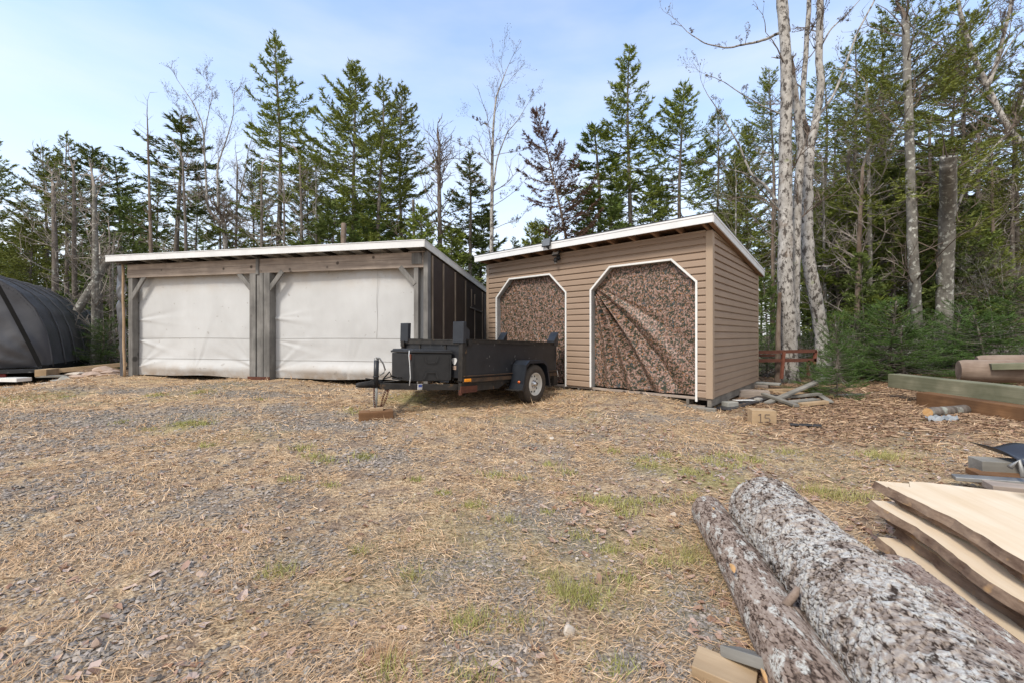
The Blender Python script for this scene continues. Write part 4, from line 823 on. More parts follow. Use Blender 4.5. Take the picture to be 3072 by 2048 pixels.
# ------------------------------------------------------------------ sawn live-edge boards
def slab(name, label, p0, p1, q0, q1, z, th, seed, notch=None, tilt_=0.0):
    m, k = 90, 14; s = np.linspace(0, 1, m); p = p0 + (p1 - p0) * s
    ql = q0 + .018 * (fbm(p * 3, p * 0, seed, 3) - .5) * 4 + .014 * (fbm(p * 22, p * 0, seed + 5, 3) - .5) + .01 * np.sin(p * 9 + seed); qr = q1 + .03 * (fbm(p * 3, p * 0 + 3, seed, 3) - .5)
    pe = lambda t: (notch(t) if notch else 0)
    P = np.zeros((m, k)); Q = np.zeros((m, k))
    for j in range(k):
        t = j / (k - 1); P[:, j] = p - s ** 6 * pe(t); Q[:, j] = ql + (qr - ql) * t
    zt = z + th + tilt_ * (P - p0) + .006 * np.sin(P * 3 + seed)
    top = np.stack([DA[0] * P + DP[0] * Q, DA[1] * P + DP[1] * Q, zt], -1)
    bev_ = np.zeros_like(Q); bev_[:, 0] = -.012 - .016 * fbm(p * 20, p * 0, seed + 2, 3)
    Qb = Q + bev_; bot = np.stack([DA[0] * P + DP[0] * Qb, DA[1] * P + DP[1] * Qb, zt - th + (fbm(P * 25, Q * 3, seed + 9, 2) - .5) * .004], -1)
    n = m * k; i = np.arange(m - 1)[:, None] * k; j = np.arange(k - 1)[None]
    ft = np.stack([i + j, i + k + j, i + k + j + 1, i + j + 1], -1).reshape(-1, 4); fb = ft[:, ::-1] + n
    a_ = np.arange(m - 1) * k; side = np.stack([a_, a_ + n, a_ + k + n, a_ + k], -1); sr = np.stack([a_ + k - 1, a_ + 2 * k - 1, a_ + 2 * k - 1 + n, a_ + k - 1 + n], -1)
    e = np.arange(k - 1); e0 = np.stack([e, e + 1, e + 1 + n, e + n], -1); l = (m - 1) * k + e; e1 = np.stack([l, l + n, l + 1 + n, l + 1], -1)
    Fq = np.concatenate([ft, fb, side, sr, e0, e1]); mi = np.r_[np.zeros(len(ft) + len(fb)), np.ones(len(side) + len(sr)), np.zeros(len(e0)), np.full(len(e1), 0)]
    # board coordinates follow the grain: put the object on its own axes
    c = pq((p0 + p1) / 2, (q0 + q1) / 2, z); rz = math.atan2(DA[1], DA[0]) - PI / 2; W_ = np.vstack([top.reshape(-1, 3), bot.reshape(-1, 3)]) - c; cr, sr_ = math.cos(-rz), math.sin(-rz)
    W_ = np.column_stack([W_[:, 0] * cr - W_[:, 1] * sr_, W_[:, 0] * sr_ + W_[:, 1] * cr, W_[:, 2]])
    o = mesh(name, W_, Fq, [M['sawn'], M['sawn_edge']], None, False, None, mi); o.location = c; o.rotation_euler = (0, 0, rz)
    return tag(o, label, "board", "stack of rough sawn live-edge boards")
SL_ = [(.0, 1.43, 2.60, "lowest live-edge board of the stack, mostly hidden in shade"), (.047, 1.405, 2.60, "live-edge board second from the bottom of the stack, dark edged"), (.094, 1.355, 2.62, "low live-edge board showing a wide tan strip beside the ridged log"), (.141, 1.45, 2.64, "dark-edged live-edge board above the one with the tan strip"),
       (.188, 1.445, 2.66, "dark-edged live-edge board under the one with a yellowish wavy strip"), (.235, 1.405, 2.74, "live-edge board with a yellowish wavy strip right under the top pair")]
for i, (z_, q_, p_, lb) in enumerate(SL_): slab("sawn_board", lb, -.9, p_, q_, 2.15 + .03 * (i % 3), z_, .037, i + 1)
slab("sawn_board", "pale live-edge board poking out farthest behind the top board of the stack", -.9, 2.96, 1.5, 2.25, .285, .038, 7, lambda t: .22 * max(0, t - .2) + (.12 if .28 < t < .42 else 0))
slab("sawn_board", "topmost cream board of the stack with a broad fresh sawn face", -.9, 2.76, 1.47, 2.2, .33, .04, 8, lambda t: .14 * abs(t - .3) - .1 * (t > .2))
def plank(name, label, cat, p, q, w, h, mat, bw=.004, group=None, up=(0, 0, 1)):
    """long piece whose own x axis runs from p to q"""
    p = Vector(p); q = Vector(q); d = q - p; o = bev(MB().box(0, d.length, -w / 2, w / 2, -h / 2, h / 2).build(name, mat, None), bw)
    X_ = d.normalized(); Z_ = Vector(up); Y_ = Z_.cross(X_).normalized(); Z_ = X_.cross(Y_)
    m = Matrix((X_, Y_, Z_)).transposed().to_4x4(); m.translation = p; o.matrix_world = m; return tag(o, label, cat, group)
# stack at the right frame edge: timbers under a black sheet
def g3(px, py, Y): return at3(px, py, Y)
plank("timber", "grey timber with an orange-brown cut end under the black sheet at the right edge", "timber", g3(2925, 1392, 3.35), g3(3330, 1415, 3.1), .16, .1, M['greywood_x'])
plank("timber", "brown plank sticking out below the grey timber near the black sheet", "timber", g3(2915, 1418, 3.3), g3(3330, 1450, 3.0), .18, .045, M['beam_brown'])
plank("steel_channel", "grey metal strip lying on the ground behind the sawn boards", "metal strip", g3(2860, 1430, 3.2), g3(3200, 1452, 2.9), .1, .03, M['steel'])
plank("timber", "dark grey plank lowest of the pile behind the sawn boards", "timber", g3(2955, 1452, 3.05), g3(3300, 1485, 2.8), .2, .05, M['wood_x'])
U, V_ = np.meshgrid(np.linspace(0, 1, 26), np.linspace(0, 1, 18), indexing='ij'); c = g3(2990, 1372, 3.3)
b = MB().grid(np.stack([c[0] - .02 + U * .9 + .05 * V_, c[1] - .28 + V_ * .5, c[2] + .03 - .1 * (1 - V_) ** 2 * (1 + .4 * np.sin(U * 6)) + .03 * np.sin(U * 9 + V_ * 4) + .06 * np.exp(-(U / .12) ** 2) * V_], -1))
o = b.build("black_sheet", M['tarp_black'], None, True); tag(o, "crumpled black plastic sheet draped over timbers at the right edge", "plastic sheet"); o.modifiers.new("t", 'SOLIDIFY').thickness = .006
o = MB().tube([g3(3030, 1400, 3.0), g3(3055, 1380, 3.0), g3(3072, 1430, 2.95)], .018, 8).build("pipe", M['steel'], None, True); tag(o, "bent pale metal pipe leaning on the black sheet", "pipe")
# heavy beams farther back
def beam(name, label, x0, y0, z0, x1, y1, z1, w, h, mat): return plank(name, label, "timber", (x0, y0, z0), (x1, y1, z1), w, h, mat, .012)
beam("heavy_timber", "long greenish grey squared beam lying on the brown beam at the right", 7.0, 7.55, .385, 7.3, 4.6, .345, .25, .245, M['beam_green'])
beam("heavy_timber", "long brown squared beam lying under the greenish beam at the right", 6.78, 6.8, .16, 7.1, 4.4, .10, .25, .235, M['beam_brown'])
beam("heavy_timber", "short dark bearer timber across the ground under the two long beams", 6.75, 6.1, .0, 7.9, 6.3, .0, .14, .1, M['wood_x'])
def simple_log(name, label, p, q, r0, r1, mat, endmat=None, seed=0, n=18):
    p = Vector(p); q = Vector(q); d = q - p; m = 30; s = np.linspace(0, 1, m); P = np.column_stack([s * d.length, .01 * np.sin(s * 5 + seed), .01 * np.cos(s * 4 + seed)]); R0 = (r0 + (r1 - r0) * s) * (1 + .05 * (fbm(s * 6, s * 0, seed, 3) - .5)) ; R0[0] *= .86; R0[1] *= .97
    b = MB().tube(P, R0, n, False); o = b.build(name, mat, None, True); o.matrix_world = Matrix.Translation(p) @ d.to_track_quat('X', 'Z').to_matrix().to_4x4()
    for i_, x in ((0, P[0]), (m - 1, P[-1])):
        th = np.arange(n) / n * 2 * PI; ring = b.V[0][i_ * n:(i_ + 1) * n]; mesh("cut_end", np.vstack([ring, x]), np.array([(a_, (a_ + 1) % n, n) for a_ in range(n)]), endmat or mat, o)
    return tag(o, label, "log")
simple_log("peeled_log", "thick peeled grey log lying on top of the greenish beam", g3(2875, 1108, 7.2), (9.3, 6.3, .62), .19, .2, M['oldlog'], None, 3)
simple_log("peeled_log", "second weathered log behind the thick peeled one on the beams", g3(2930, 1090, 7.6), (9.6, 6.9, .72), .15, .16, M['oldlog'], None, 5)
plank("short_plank", "short greenish plank lying on top of the peeled log", "plank", g3(2968, 1098, 6.9), (9.2, 6.0, .8), .25, .1, M['beam_green'])
simple_log("small_log", "thin bark-covered log with an orange cut end below the brown beam", gp(2786, 1250) + (0, 0, .07), gp(3000, 1225) + (0, 0, .05), .07, .075, M['bark_spruce'], M['cutend'], 2, 14)
U, V_ = np.meshgrid(np.linspace(-1, 1, 20), np.linspace(-1, 1, 14), indexing='ij'); c = gp(2830, 1262)
b = MB().grid(np.stack([c[0] + U * .2, c[1] + V_ * .06, c[2] + .03 + .03 * np.sin(U * 7 + V_ * 3) + .02 * np.sin(V_ * 8)], -1)); o = b.build("plastic_sheet", mottled('grey_blue_plastic', (.18, .2, .22), (.36, .38, .4), 8, rough=.3, bump=.3), None, True); tag(o, "crumpled pale blue-grey plastic sheet under the thin orange-ended log", "plastic sheet")
# wooden offcuts at the bottom edge
o = plank("offcut", "pale grey-brown board offcut on the ground at the bottom edge beside the thin log", "wood offcut", gp(2085, 2010) + (0, 0, .03), gp(2270, 2085) + (0, 0, .03), .12, .04, M['newwood_x'], .003)
o = plank("offcut", "greyer offcut leaning against the thin log at the bottom edge", "wood offcut", gp(2190, 1990) + (0, 0, .04), gp(2330, 2080) + (0, 0, .09), .12, .035, M['greywood_x'], .003, None, (.35, .1, .9))
# ------------------------------------------------------------------ debris right of the shed
c = gp(2285, 1268); WB = bev(MB().box(-.145, .145, -.1, .1, 0, .2).build("wood_block", M['newwood_x'], None), .004); WB.location = c - np.array((0, 0, .015)); WB.rotation_euler = (0, 0, math.radians(-14))
tag(WB, "cubic yellowish wood block with dark painted digits standing on the chips by the shed", "wood block")
b = MB(); yy = -.1035   # "15" brushed on the face
for p, q in (((-.07, .135), (-.045, .155)), ((-.045, .155), (-.045, .045)), ((-.07, .045), (-.02, .045)), ((.065, .15), (.01, .15)), ((.01, .15), (.008, .105)), ((.008, .105), (.05, .108)), ((.05, .108), (.068, .08)), ((.068, .08), (.05, .05)), ((.05, .05), (.005, .052))): b.bar((p[0], yy + .001, p[1]), (q[0], yy + .001, q[1]), .003, .014, (0, 1, 0)) if 0 else b.bar((p[0], yy, p[1]), (q[0], yy, q[1]), .011, .003, (0, 1, 0))
b.build("painted_digits", M['bark_dead'], WB)
DB = [((2165, 1232), (2320, 1190), .25, .015, 'tarp_black', "sheet of black roofing felt lying flat by the shed's corner"), ((2370, 1278), (2465, 1287), .12, .01, 'tarp_black', "narrow strip of black roofing on the wood chips")]
for (a0, a1), (b0, b1), w, h, m, lb in DB: plank("roofing_scrap", lb, "roofing scrap", gp(a0, a1) + (0, 0, .03), gp(b0, b1) + (0, 0, .05), w, h, M[m], .002)
SC_ = [((2300, 1212), .02, (2478, 1152), .30, .11, .035, 'greywood_x', "long grey board sloping up over the scrap pile towards the small fir"), ((2290, 1200), .12, (2390, 1222), .03, .09, .04, 'greywood_x', "grey stick end of the scrap pile pointing at the wood block"),
       ((2320, 1180), .03, (2500, 1190), .03, .09, .045, 'newwood_x', "pale board lying flattest at the back of the scrap pile"), ((2330, 1200), .05, (2460, 1188), .07, .1, .04, 'greywood_x', "board crossing under the long sloping one in the scrap pile"),
       ((2345, 1215), .04, (2450, 1205), .06, .14, .035, 'greywood_x', "wide weathered board end in the middle of the scrap pile"), ((2300, 1178), .06, (2420, 1172), .05, .08, .04, 'newwood_x', "thin board behind the scrap pile by the shed's rear corner"),
       ((2440, 1180), .05, (2490, 1210), .03, .1, .03, 'greywood_x', "short board tipping off the scrap pile towards the small fir"), ((2460, 1190), .03, (2590, 1186), .02, .07, .03, 'greywood_x', "narrow board behind the stem of the small fir"),
       ((2400, 1218), .03, (2480, 1212), .05, .1, .05, 'newwood_x', "squared pale offcut at the front of the scrap pile")]
for (a0, a1), za, (b0, b1), zb_, w, h, m, lb in SC_: plank("scrap_board", lb, "board", gp(a0, a1) + (0, 0, za), gp(b0, b1 + zb_ * 100) + (0, 0, zb_ + .02), w, h, M[m], .003, "loose scrap boards by the shed")
block("scrap_block", "dark block of timber by the rear corner of the shed", "wood block", gp(2262, 1190), .5, .3, .13, -.5, M['wood_x'])
block("concrete_block", "broken pale concrete piece beside the dark timber at the shed's rear corner", "concrete block", gp(2275, 1208), .14, .1, .09, .7, M['concrete'], .015)
plank("metal_scrap", "white and black strip of metal flashing under the shed's right side", "metal scrap", gp(2205, 1212) + (0, 0, .07), gp(2280, 1205) + (0, 0, .04), .1, .01, M['trim'], .002)
block("brick_block", "mossy grey footing stone under the shed's right side", "stone block", gp(2190, 1222), .22, .14, .1, .3, M['stone_grey'], .012)
# rusty frame behind the shed
FRM = thing("steel_rack", "rust-red welded steel rack frame standing before the pale trunks behind the shed", "rack", (0, 0, 0))
Yf = 8.95; f3 = lambda px, py, dy=0: (at(px, Yf + dy), Yf + dy, zat(py, Yf + dy))
for p, q, w in ((f3(2265, 1056), f3(2448, 1052), .07), (f3(2265, 1081), f3(2448, 1079), .07), (f3(2265, 1066, .5), f3(2380, 1064, .5), .05)):
    MB().bar(p, q, .05, w).build("rail", M['rust'], FRM)
for p, q, m in ((f3(2352, 1054, -.03), f3(2344, 1135, -.03), 'rustred'), (f3(2447, 1052, -.0), f3(2442, 1092), 'rustred'), (f3(2425, 1080), f3(2425, 1130), 'rust')): MB().bar(p, q, .05, .05, (0, 1, 0)).build("upright", M[m], FRM)
for p, q in ((f3(2265, 1054), (f3(2265, 1054)[0], Yf + .6, zat(1054, Yf))), (f3(2448, 1052), (f3(2448, 1052)[0], Yf + .6, zat(1052, Yf)))): MB().bar(p, q, .05, .05).build("cross_bar", M['rust'], FRM)
# ------------------------------------------------------------------ conifers
def unit(v): return v / (np.linalg.norm(v, axis=-1, keepdims=True) + 1e-9)
def conifer(seed, H=12.0, base=.35, Rm=2.0, step=.13, blade=(.16, .045), tw_step=.052, kb=4, dead=True, sparse=.85, peak=.3, lean=0.0, flat=1.0, topfrac=.0):
    """returns (trunk MB, crown MB)"""
    r = rng(seed); tk = MB(); cr = MB(); dl = MB(); zt = np.linspace(0, H, 24)
    wob = np.column_stack([.05 * np.sin(zt * .5 + seed) * zt / H * 3, .05 * np.cos(zt * .43 + seed * 2) * zt / H * 3, zt]); R0 = .0105 * H * (1 - zt / H) ** .85 + .012
    R0[0] *= 1.35; tk.tube(wob, R0, 10)
    tp = lambda z: np.column_stack([np.interp(z, zt, wob[:, 0]), np.interp(z, zt, wob[:, 1]), z])
    z0 = base * H; hs = np.arange(z0, H - .12, step); hs = hs + r.normal(size=len(hs)) * step * .3; nper = 2
    h = np.repeat(hs, nper); n = len(h); t = np.clip((h - z0) / (H - z0), 0, 1)
    az = r.uniform(0, 2 * PI, n); sect = .75 + .5 * vnoise(az * 1.3, h * .7, seed)            # lopsided growth
    prof = np.where(t < peak, .62 + .38 * t / peak, ((1 - t) / (1 - peak)) ** .8)
    Lb = Rm * prof * r.uniform(.55, 1.12, n) * sect + .12; keep = r.random(n) < sparse + .15 * t; h, t, az, Lb = h[keep], t[keep], az[keep], Lb[keep]; n = len(h)
    el = np.radians(-14 + 62 * t ** 1.6) + r.normal(size=n) * .13
    D = np.column_stack([np.cos(az) * np.cos(el), np.sin(az) * np.cos(el), np.sin(el)]); P0 = tp(h)
    droop = -.10 * (1 - t); up = .17
    def bp(i, s): return P0[i] + D[i] * (Lb[i] * s)[:, None] + np.array((0, 0, 1.0)) * (Lb[i] * (droop[i] * np.sin(s * PI) + up * s ** 2.5))[:, None]
    al = np.arange(n)
    for a_, b_ in ((0, .35), (.35, .7), (.7, 1)):
        rb = .006 + .009 * Lb; tk.prisms(bp(al, np.full(n, a_)), bp(al, np.full(n, b_)), rb * (1.05 - a_), rb * (1.05 - b_), 3)
    # twigs
    cnt = np.maximum((Lb / tw_step).astype(int), 2); bi = np.repeat(al, cnt); m = len(bi); s = r.random(m) ** .75 * .82 + .18
    den = .5 + .9 * vnoise(P0[bi, 0] * 0 + az[bi] * 2.5, h[bi] * 1.8, seed + 3); kp = r.random(m) < den; bi, s = bi[kp], s[kp]; m = len(bi)
    B = bp(bi, s); T = unit(bp(bi, np.minimum(s + .05, 1.05)) - bp(bi, s - .05)); S = unit(np.cross(T, np.array((0, 0, 1.0)))); sg = r.choice([-1, 1], m)[:, None]
    td = unit(T * .75 + S * sg * r.uniform(.35, 1.05, (m, 1)) + np.array((0, 0, 1.0)) * r.normal(size=(m, 1)) * .16); tl = (Lb[bi] * .30 * (1.12 - s) + .10) * r.uniform(.6, 1.25, m)
    cr.prisms(B, B + td * tl[:, None], .004, .002, 3, np.full(m, .1)) if H < 4 else None
    # needle sprays
    bi2 = np.repeat(np.arange(m), kb); q = r.random(len(bi2)); Pn = B[bi2] + td[bi2] * (tl[bi2] * q)[:, None]
    side = unit(np.cross(td[bi2], np.array((0, 0, 1.0)))) * r.choice([-1, 1], len(bi2))[:, None]
    dn = unit(td[bi2] * r.uniform(.4, 1.1, (len(bi2), 1)) + side * r.uniform(.1, .8, (len(bi2), 1)) + np.array((0, 0, flat)) * r.normal(size=(len(bi2), 1)) * .3)
    v = np.clip(.45 + .25 * (s[bi2] - .5) + r.normal(size=len(bi2)) * .17, 0, 1)
    cr.blades(Pn, dn, blade[0] * r.uniform(.6, 1.35, len(bi2)), blade[1] * r.uniform(.7, 1.3, len(bi2)), r, v)
    # leader
    zz = r.uniform(H - .6, H, 50); cr.blades(tp(zz), unit(np.column_stack([r.normal(size=(50, 2)) * .4, np.ones(50)])), blade[0], blade[1], r, np.full(50, .5))
    if dead:                                                              # bare dead limbs below the crown
        k = int(base * H / .085); hz = r.uniform(.12 * H, z0 + .15 * H, k); a = r.uniform(0, 2 * PI, k); l = r.uniform(.25, 1.0, k) * Rm * .75; e = r.normal(size=k) * .2 - .1
        d = np.column_stack([np.cos(a) * np.cos(e), np.sin(a) * np.cos(e), np.sin(e)]); p = tp(hz); mpt = p + d * (l * .55)[:, None]; en = mpt + unit(d + np.array((0, 0, .25)) + r.normal(size=(k, 3)) * .15) * (l * .45)[:, None]
        dl.prisms(p, mpt, .012, .008, 3); dl.prisms(mpt, en, .008, .002, 3)
        ii = np.repeat(np.arange(k), 4); f = r.random(len(ii))[:, None]; bpnt = p[ii] * (1 - f) + en[ii] * f; dd = unit(d[ii] + r.normal(size=(len(ii), 3)) * .6); dl.prisms(bpnt, bpnt + dd * (l[ii] * .25)[:, None], .0045, .0015, 3)
    return tk, cr, dl
VAR = {}
def variant(key, nm=M['needles'], bark=M['bark_spruce'], **kw):
    tk, cr, dl = conifer(**kw); H = kw.get('H', 12.0)
    a = tk.build("trunk", bark, None, True); c = cr.build("crown", nm, None, False); e = dl.build("dead_branches", M['bark_pale_twig'], None) if dl.n > 4000 else None; VAR[key] = (a.data, c.data, H, e.data if e else None)
    for q in (a, c, e):
        if q: bpy.data.objects.remove(q)
variant('tall', seed=1, H=14, base=.3, Rm=2.3, step=.14, sparse=.8, peak=.25, kb=8)
variant('tall2', seed=2, H=14, base=.38, Rm=2.0, step=.15, sparse=.75, peak=.35, kb=8)
variant('bushy', seed=3, H=13, base=.22, Rm=2.9, step=.11, sparse=.9, peak=.45, kb=8)
variant('bushy2', seed=4, H=13, base=.3, Rm=2.4, step=.12, sparse=.85, peak=.5, kb=8)
variant('slim', seed=5, H=10, base=.45, Rm=1.25, step=.12, sparse=.85, peak=.35, nm=M['needles_cool'], kb=8)
variant('slim2', seed=6, H=10, base=.6, Rm=1.3, step=.12, sparse=.9, peak=.4, nm=M['needles_cool'], kb=8)
variant('low', seed=7, H=6, base=.08, Rm=1.5, step=.09, sparse=.95, peak=.15, nm=M['needles'], kb=8)
variant('low2', seed=8, H=6, base=.12, Rm=1.9, step=.1, sparse=.9, peak=.2, nm=M['needles_cool'], kb=8)
variant('near', seed=9, H=13, base=.33, Rm=2.9, step=.12, sparse=.85, peak=.3, blade=(.11, .03), tw_step=.05, kb=8)
variant('near2', seed=10, H=13, base=.26, Rm=2.5, step=.12, sparse=.9, peak=.45, blade=(.11, .03), tw_step=.05, kb=8)
variant('dead', seed=12, H=9, base=.22, Rm=1.7, step=.11, sparse=.9, peak=.5, nm=M['needles_dead'], bark=M['bark_dead'], blade=(.13, .03), tw_step=.05, kb=8)
for i in range(3): variant('sap%d' % i, seed=30 + i, H=2.0, base=.06, Rm=1.0 + .1 * i, step=.035, blade=(.035, .008), tw_step=.028, kb=7, nm=M['needles_fir'], dead=False, peak=.12, sparse=.95)
def place(key, name, label, x, y, top_py=None, H=None, wid=1.0, rz=0.0, lean=(0, 0), group=None, cat="spruce"):
    z = g1(x, y) - .05; a, c, H0, e = VAR[key]
    if H is None: H = HC + (HY - top_py) * y / F - z
    t = thing(name, label, cat, (x, y, z), rz, group); s = H / H0; t.scale = (s * wid, s * wid, s); t.rotation_euler = (lean[1], lean[0], rz)
    for n_, d in (("trunk", a), ("crown", c), ("dead_branches", e)):
        if d is None: continue
        o = bpy.data.objects.new(n_, d); COL.objects.link(o); o.parent = t
    return t
# skyline spruces: variant, px at mid trunk, top row, distance, width, label
SKY = [('bushy', -45, 385, 19, .85, "spruce cut by the left frame edge above the dark tarp shelter"), ('bushy2', 138, 448, 20, .95, "spruce with a thin pale top just right of the left-edge tree"),
       ('tall2', 200, 402, 19, .95, "higher of the pair of spruces above the dark tarp shelter"), ('slim2', 284, 448, 17, 1.25, "spruce with small round dense top on a speckled trunk left of the garage roof corner"),
       ('slim', 350, 475, 20, 1.2, "narrow cool green spruce standing just left of the bare grey pole tree"), ('slim2', 530, 352, 18, 1.2, "slim spruce with flat tufted top between the grey pole tree and the forked birch"),
       ('tall', 835, 114, 18, .92, "tallest spruce, rising alone over the middle of the garage roof"), ('bushy', 1064, 200, 18, .92, "broad dense spruce with rounded top, right of the tallest one over the garage"),
       ('tall2', 1140, 236, 17, .95, "spruce tightly behind the broad round-topped one over the garage"), ('bushy2', 1205, 262, 19, .8, "right-hand spruce of the dense group over the garage's right half"),
       ('slim', 1408, 465, 17, 1.2, "small pointed spruce between the stubby dead tree and the bare white-stemmed one"), ('slim', 1790, 378, 17, 1.5, "medium spruce whose top just passes the leaning brown tree, over the shed roof"),
       ('tall', 1890, 134, 16.5, .95, "tallest spruce over the brown shed's roof with long pale trunk"), ('bushy2', 2042, 257, 17, .95, "second highest spruce over the shed roof, right of the tallest there"),
       ('near2', 2150, 330, 16, .8, "spruce with slanting branches beside the second highest over the shed"), ('low', 1265, 632, 15, 1.1, "little pointed spruce over the garage's roof end beside the dark stump"),
       ('low', 1588, 668, 15, .9, "left one of two tiny spruce tips over the shed's roof left of the lamp"), ('low', 1648, 676, 15.5, .9, "right one of two tiny spruce tips over the shed's roof left of the lamp"),
       ('bushy2', 90, 640, 15, 1.1, "low dark leafy spruce rising just behind the tarp shelter"), ('low2', 410, 600, 16, .95, "low bushy spruce behind the garage's left roof corner"), ('tall2', 470, 540, 19, .9, "mid-height spruce behind the low bushy one at the garage's left"),
       ('bushy2', 590, 560, 21, .9, "spruce in shade between the slim tufted spruce and the forked birch"), ('tall2', 660, 540, 20, 1.0, "dark spruce seen through the forked birch stems"), ('bushy2', 760, 480, 20, .8, "spruce left of the tallest one, filling below its crown"),
       ('bushy', 925, 500, 19, .7, "dark spruce filling the gap between the two highest over the garage"), ('low2', 990, 600, 16, 1.1, "low yellowish spruce behind the broken stump over the garage"), ('low2', 1110, 600, 17, 1.0, "low spruce at the foot of the dense group over the garage"),
       ('low', 1345, 690, 15.5, 1.3, "low spruce behind the stubby dead tree near the garage end"), ('low2', 1440, 640, 18, 1.1, "low spruce in the gap between the two buildings"), ('tall2', 1730, 640, 18, .8, "low spruce at the foot of the leaning brown tree"),
       ('bushy2', 1960, 520, 19, .8, "dark spruce between the two highest over the shed"), ('low2', 1830, 600, 15.5, 1.0, "low dense spruce at the shed's roof under the tallest there"), ('bushy', 2245, 380, 15.5, .62, "green spruce left of the pale multi-stemmed tree, above the shed's high roof corner")]
for i, (k, px, tp_, Yd, w, lb) in enumerate(SKY): place(k, "spruce_tree", lb, at(px, Yd), Yd, tp_, None, w, i * 1.7)
# right hand wood, nearer
NEAR = [('near2', 2318, 205, 14.5, .8, "spruce directly behind the pale multi-stemmed tree's left stem"), ('near', 2735, -80, 11.5, .95, "huge spruce leaving the top of the frame, right of the pale multi-stemmed tree"), ('near2', 2560, 110, 13.5, .85, "spruce between the pale multi-stemmed tree and the huge one"),
        ('near', 2470, 200, 16, .85, "spruce behind the pale multi-stemmed tree's right stems"), ('near2', 2900, 60, 15, .85, "spruce half hidden behind the slanting pale tree at the upper right"), ('near', 3040, 300, 12.5, .85, "spruce on the right frame edge behind the fir thicket"), ('near2', 3140, 100, 13.5, .9, "outermost spruce, mostly beyond the right frame edge"),
        ('bushy2', 2650, 330, 17, .85, "shaded spruce behind the huge one"), ('bushy', 2820, 420, 17.5, .7, "shaded spruce behind the broken snag"), ('low2', 2300, 820, 12, .85, "yellow-green young spruce beside the shed's rear corner"), ('low2', 2440, 760, 13.5, .8, "young spruce seen between the two pale trunks"),
        ('low', 2600, 700, 14, .9, "young spruce deep between the thin trunks right of the pale ones"), ('bushy2', 2980, 540, 18, .8, "dim spruce behind the thin trunks near the right edge")]
NEAR += [('low', 2520, 560, 13, 1.0, "light green spruce standing between the leaning pale tree and the white-barked trunk"), ('low2', 2680, 480, 12.6, .9, "light spruce just left of the lichened dark trunk at mid height"), ('low', 2800, 560, 13.2, 1.0, "light spruce between the lichened trunk and the broken snag"), ('low2', 2890, 620, 12.2, .9, "light spruce directly right of the broken snag"), ('low', 2990, 700, 12.0, .9, "light spruce among the grey shrubs near the right edge"), ('low2', 2590, 760, 11.8, .8, "young light spruce above the fir thicket's left half"), ('bushy2', 2860, 140, 16, .8, "spruce crown high behind the broken snag"), ('near2', 2640, 60, 15, .8, "spruce crown just left of the huge one at the top")]
for i, (k, px, tp_, Yd, w, lb) in enumerate(NEAR): place(k, "spruce_tree", lb, at(px, Yd), Yd, tp_, None, w, i * 2.1 + .4)
# leaning dead brown spruce
Yd = 15.0; t = place('dead', "dead_spruce", "leaning dead spruce with brown needles over the shed's roof", at(1770, Yd), Yd, None, 9.4, .72, 2.6, (0, 0), None, "dead spruce"); t.rotation_euler = (0.0, math.radians(-11.5), 0)
# anonymous wood behind
r = rng(99); FG = "dark spruces filling the woods behind the buildings"; FL = "dark slender spruce deep among the others in the woods behind the buildings"
for i in range(58):
    Yd = r.uniform(19, 31); px = r.uniform(-200, 3300) if i % 4 == 0 else r.uniform(2150, 3300) if i % 4 < 3 else r.uniform(400, 2100); key = ('tall2', 'bushy2', 'slim', 'tall', 'slim2')[i % 5]
    H = r.uniform(7, 9.5) * (1.15 if px > 2200 else .82); place(key, "spruce_tree", FL, at(px, Yd), Yd, None, H, r.uniform(.8, 1.1), r.uniform(0, 6), (r.normal() * .02, r.normal() * .02), FG)
# fir saplings in front of the wood: px, base row, Y, height, width
SAPS = [('sap0', 2512, 7.55, 1.0, .9, "small fir standing alone on the wood chips right of the scrap boards"), ('sap1', 2440, 8.3, .62, 1.5, "low spreading fir between the rust-red rack and the small lone fir"), ('sap2', 2520, 9.3, 1.6, .75, "upright light green fir leader right behind the leaning pale trunk"),
        ('sap1', 2660, 9.6, 1.9, 1.2, "largest bushy young fir in the thicket, left of the broken snag"), ('sap0', 2720, 9.2, 1.35, 1.5, "low fir in the thicket under the largest bushy one"), ('sap2', 2860, 10.0, 1.75, 1.2, "young fir with a star-shaped tip below the broken snag"), ('sap1', 2960, 9.3, 1.5, 1.6, "spreading young fir behind the peeled logs"),
        ('sap0', 3080, 9.4, 2.0, 1.3, "young fir on the right frame edge above the peeled logs"), ('sap2', 2570, 10.6, 1.6, 1.0, "young fir behind the thicket near the dark thin trunks"), ('sap1', 2790, 11.0, 1.5, 1.2, "young fir behind the broken snag's foot"), ('sap2', 2300, 10.6, 1.3, 1.0, "young fir seen through the rust-red rack"), ('sap0', 2425, 10.9, 1.2, 1.1, "young fir between the two pale trunk feet"),
        ('sap0', 300, 13.0, 1.7, 1.1, "bright young fir in the gap between tarp shelter and garage"), ('sap1', 262, 14.0, 1.5, 1.1, "young fir behind the tarp shelter's far foot"), ('sap2', 3010, 11.5, 2.4, 1.1, "tall young fir behind the thicket near the right edge")]
for i, (k, px, Yd, H, w, lb) in enumerate(SAPS): place(k, "young_fir", lb, at(px, Yd), Yd, None, H, w, i * 1.3, (0, 0), None, "young fir")

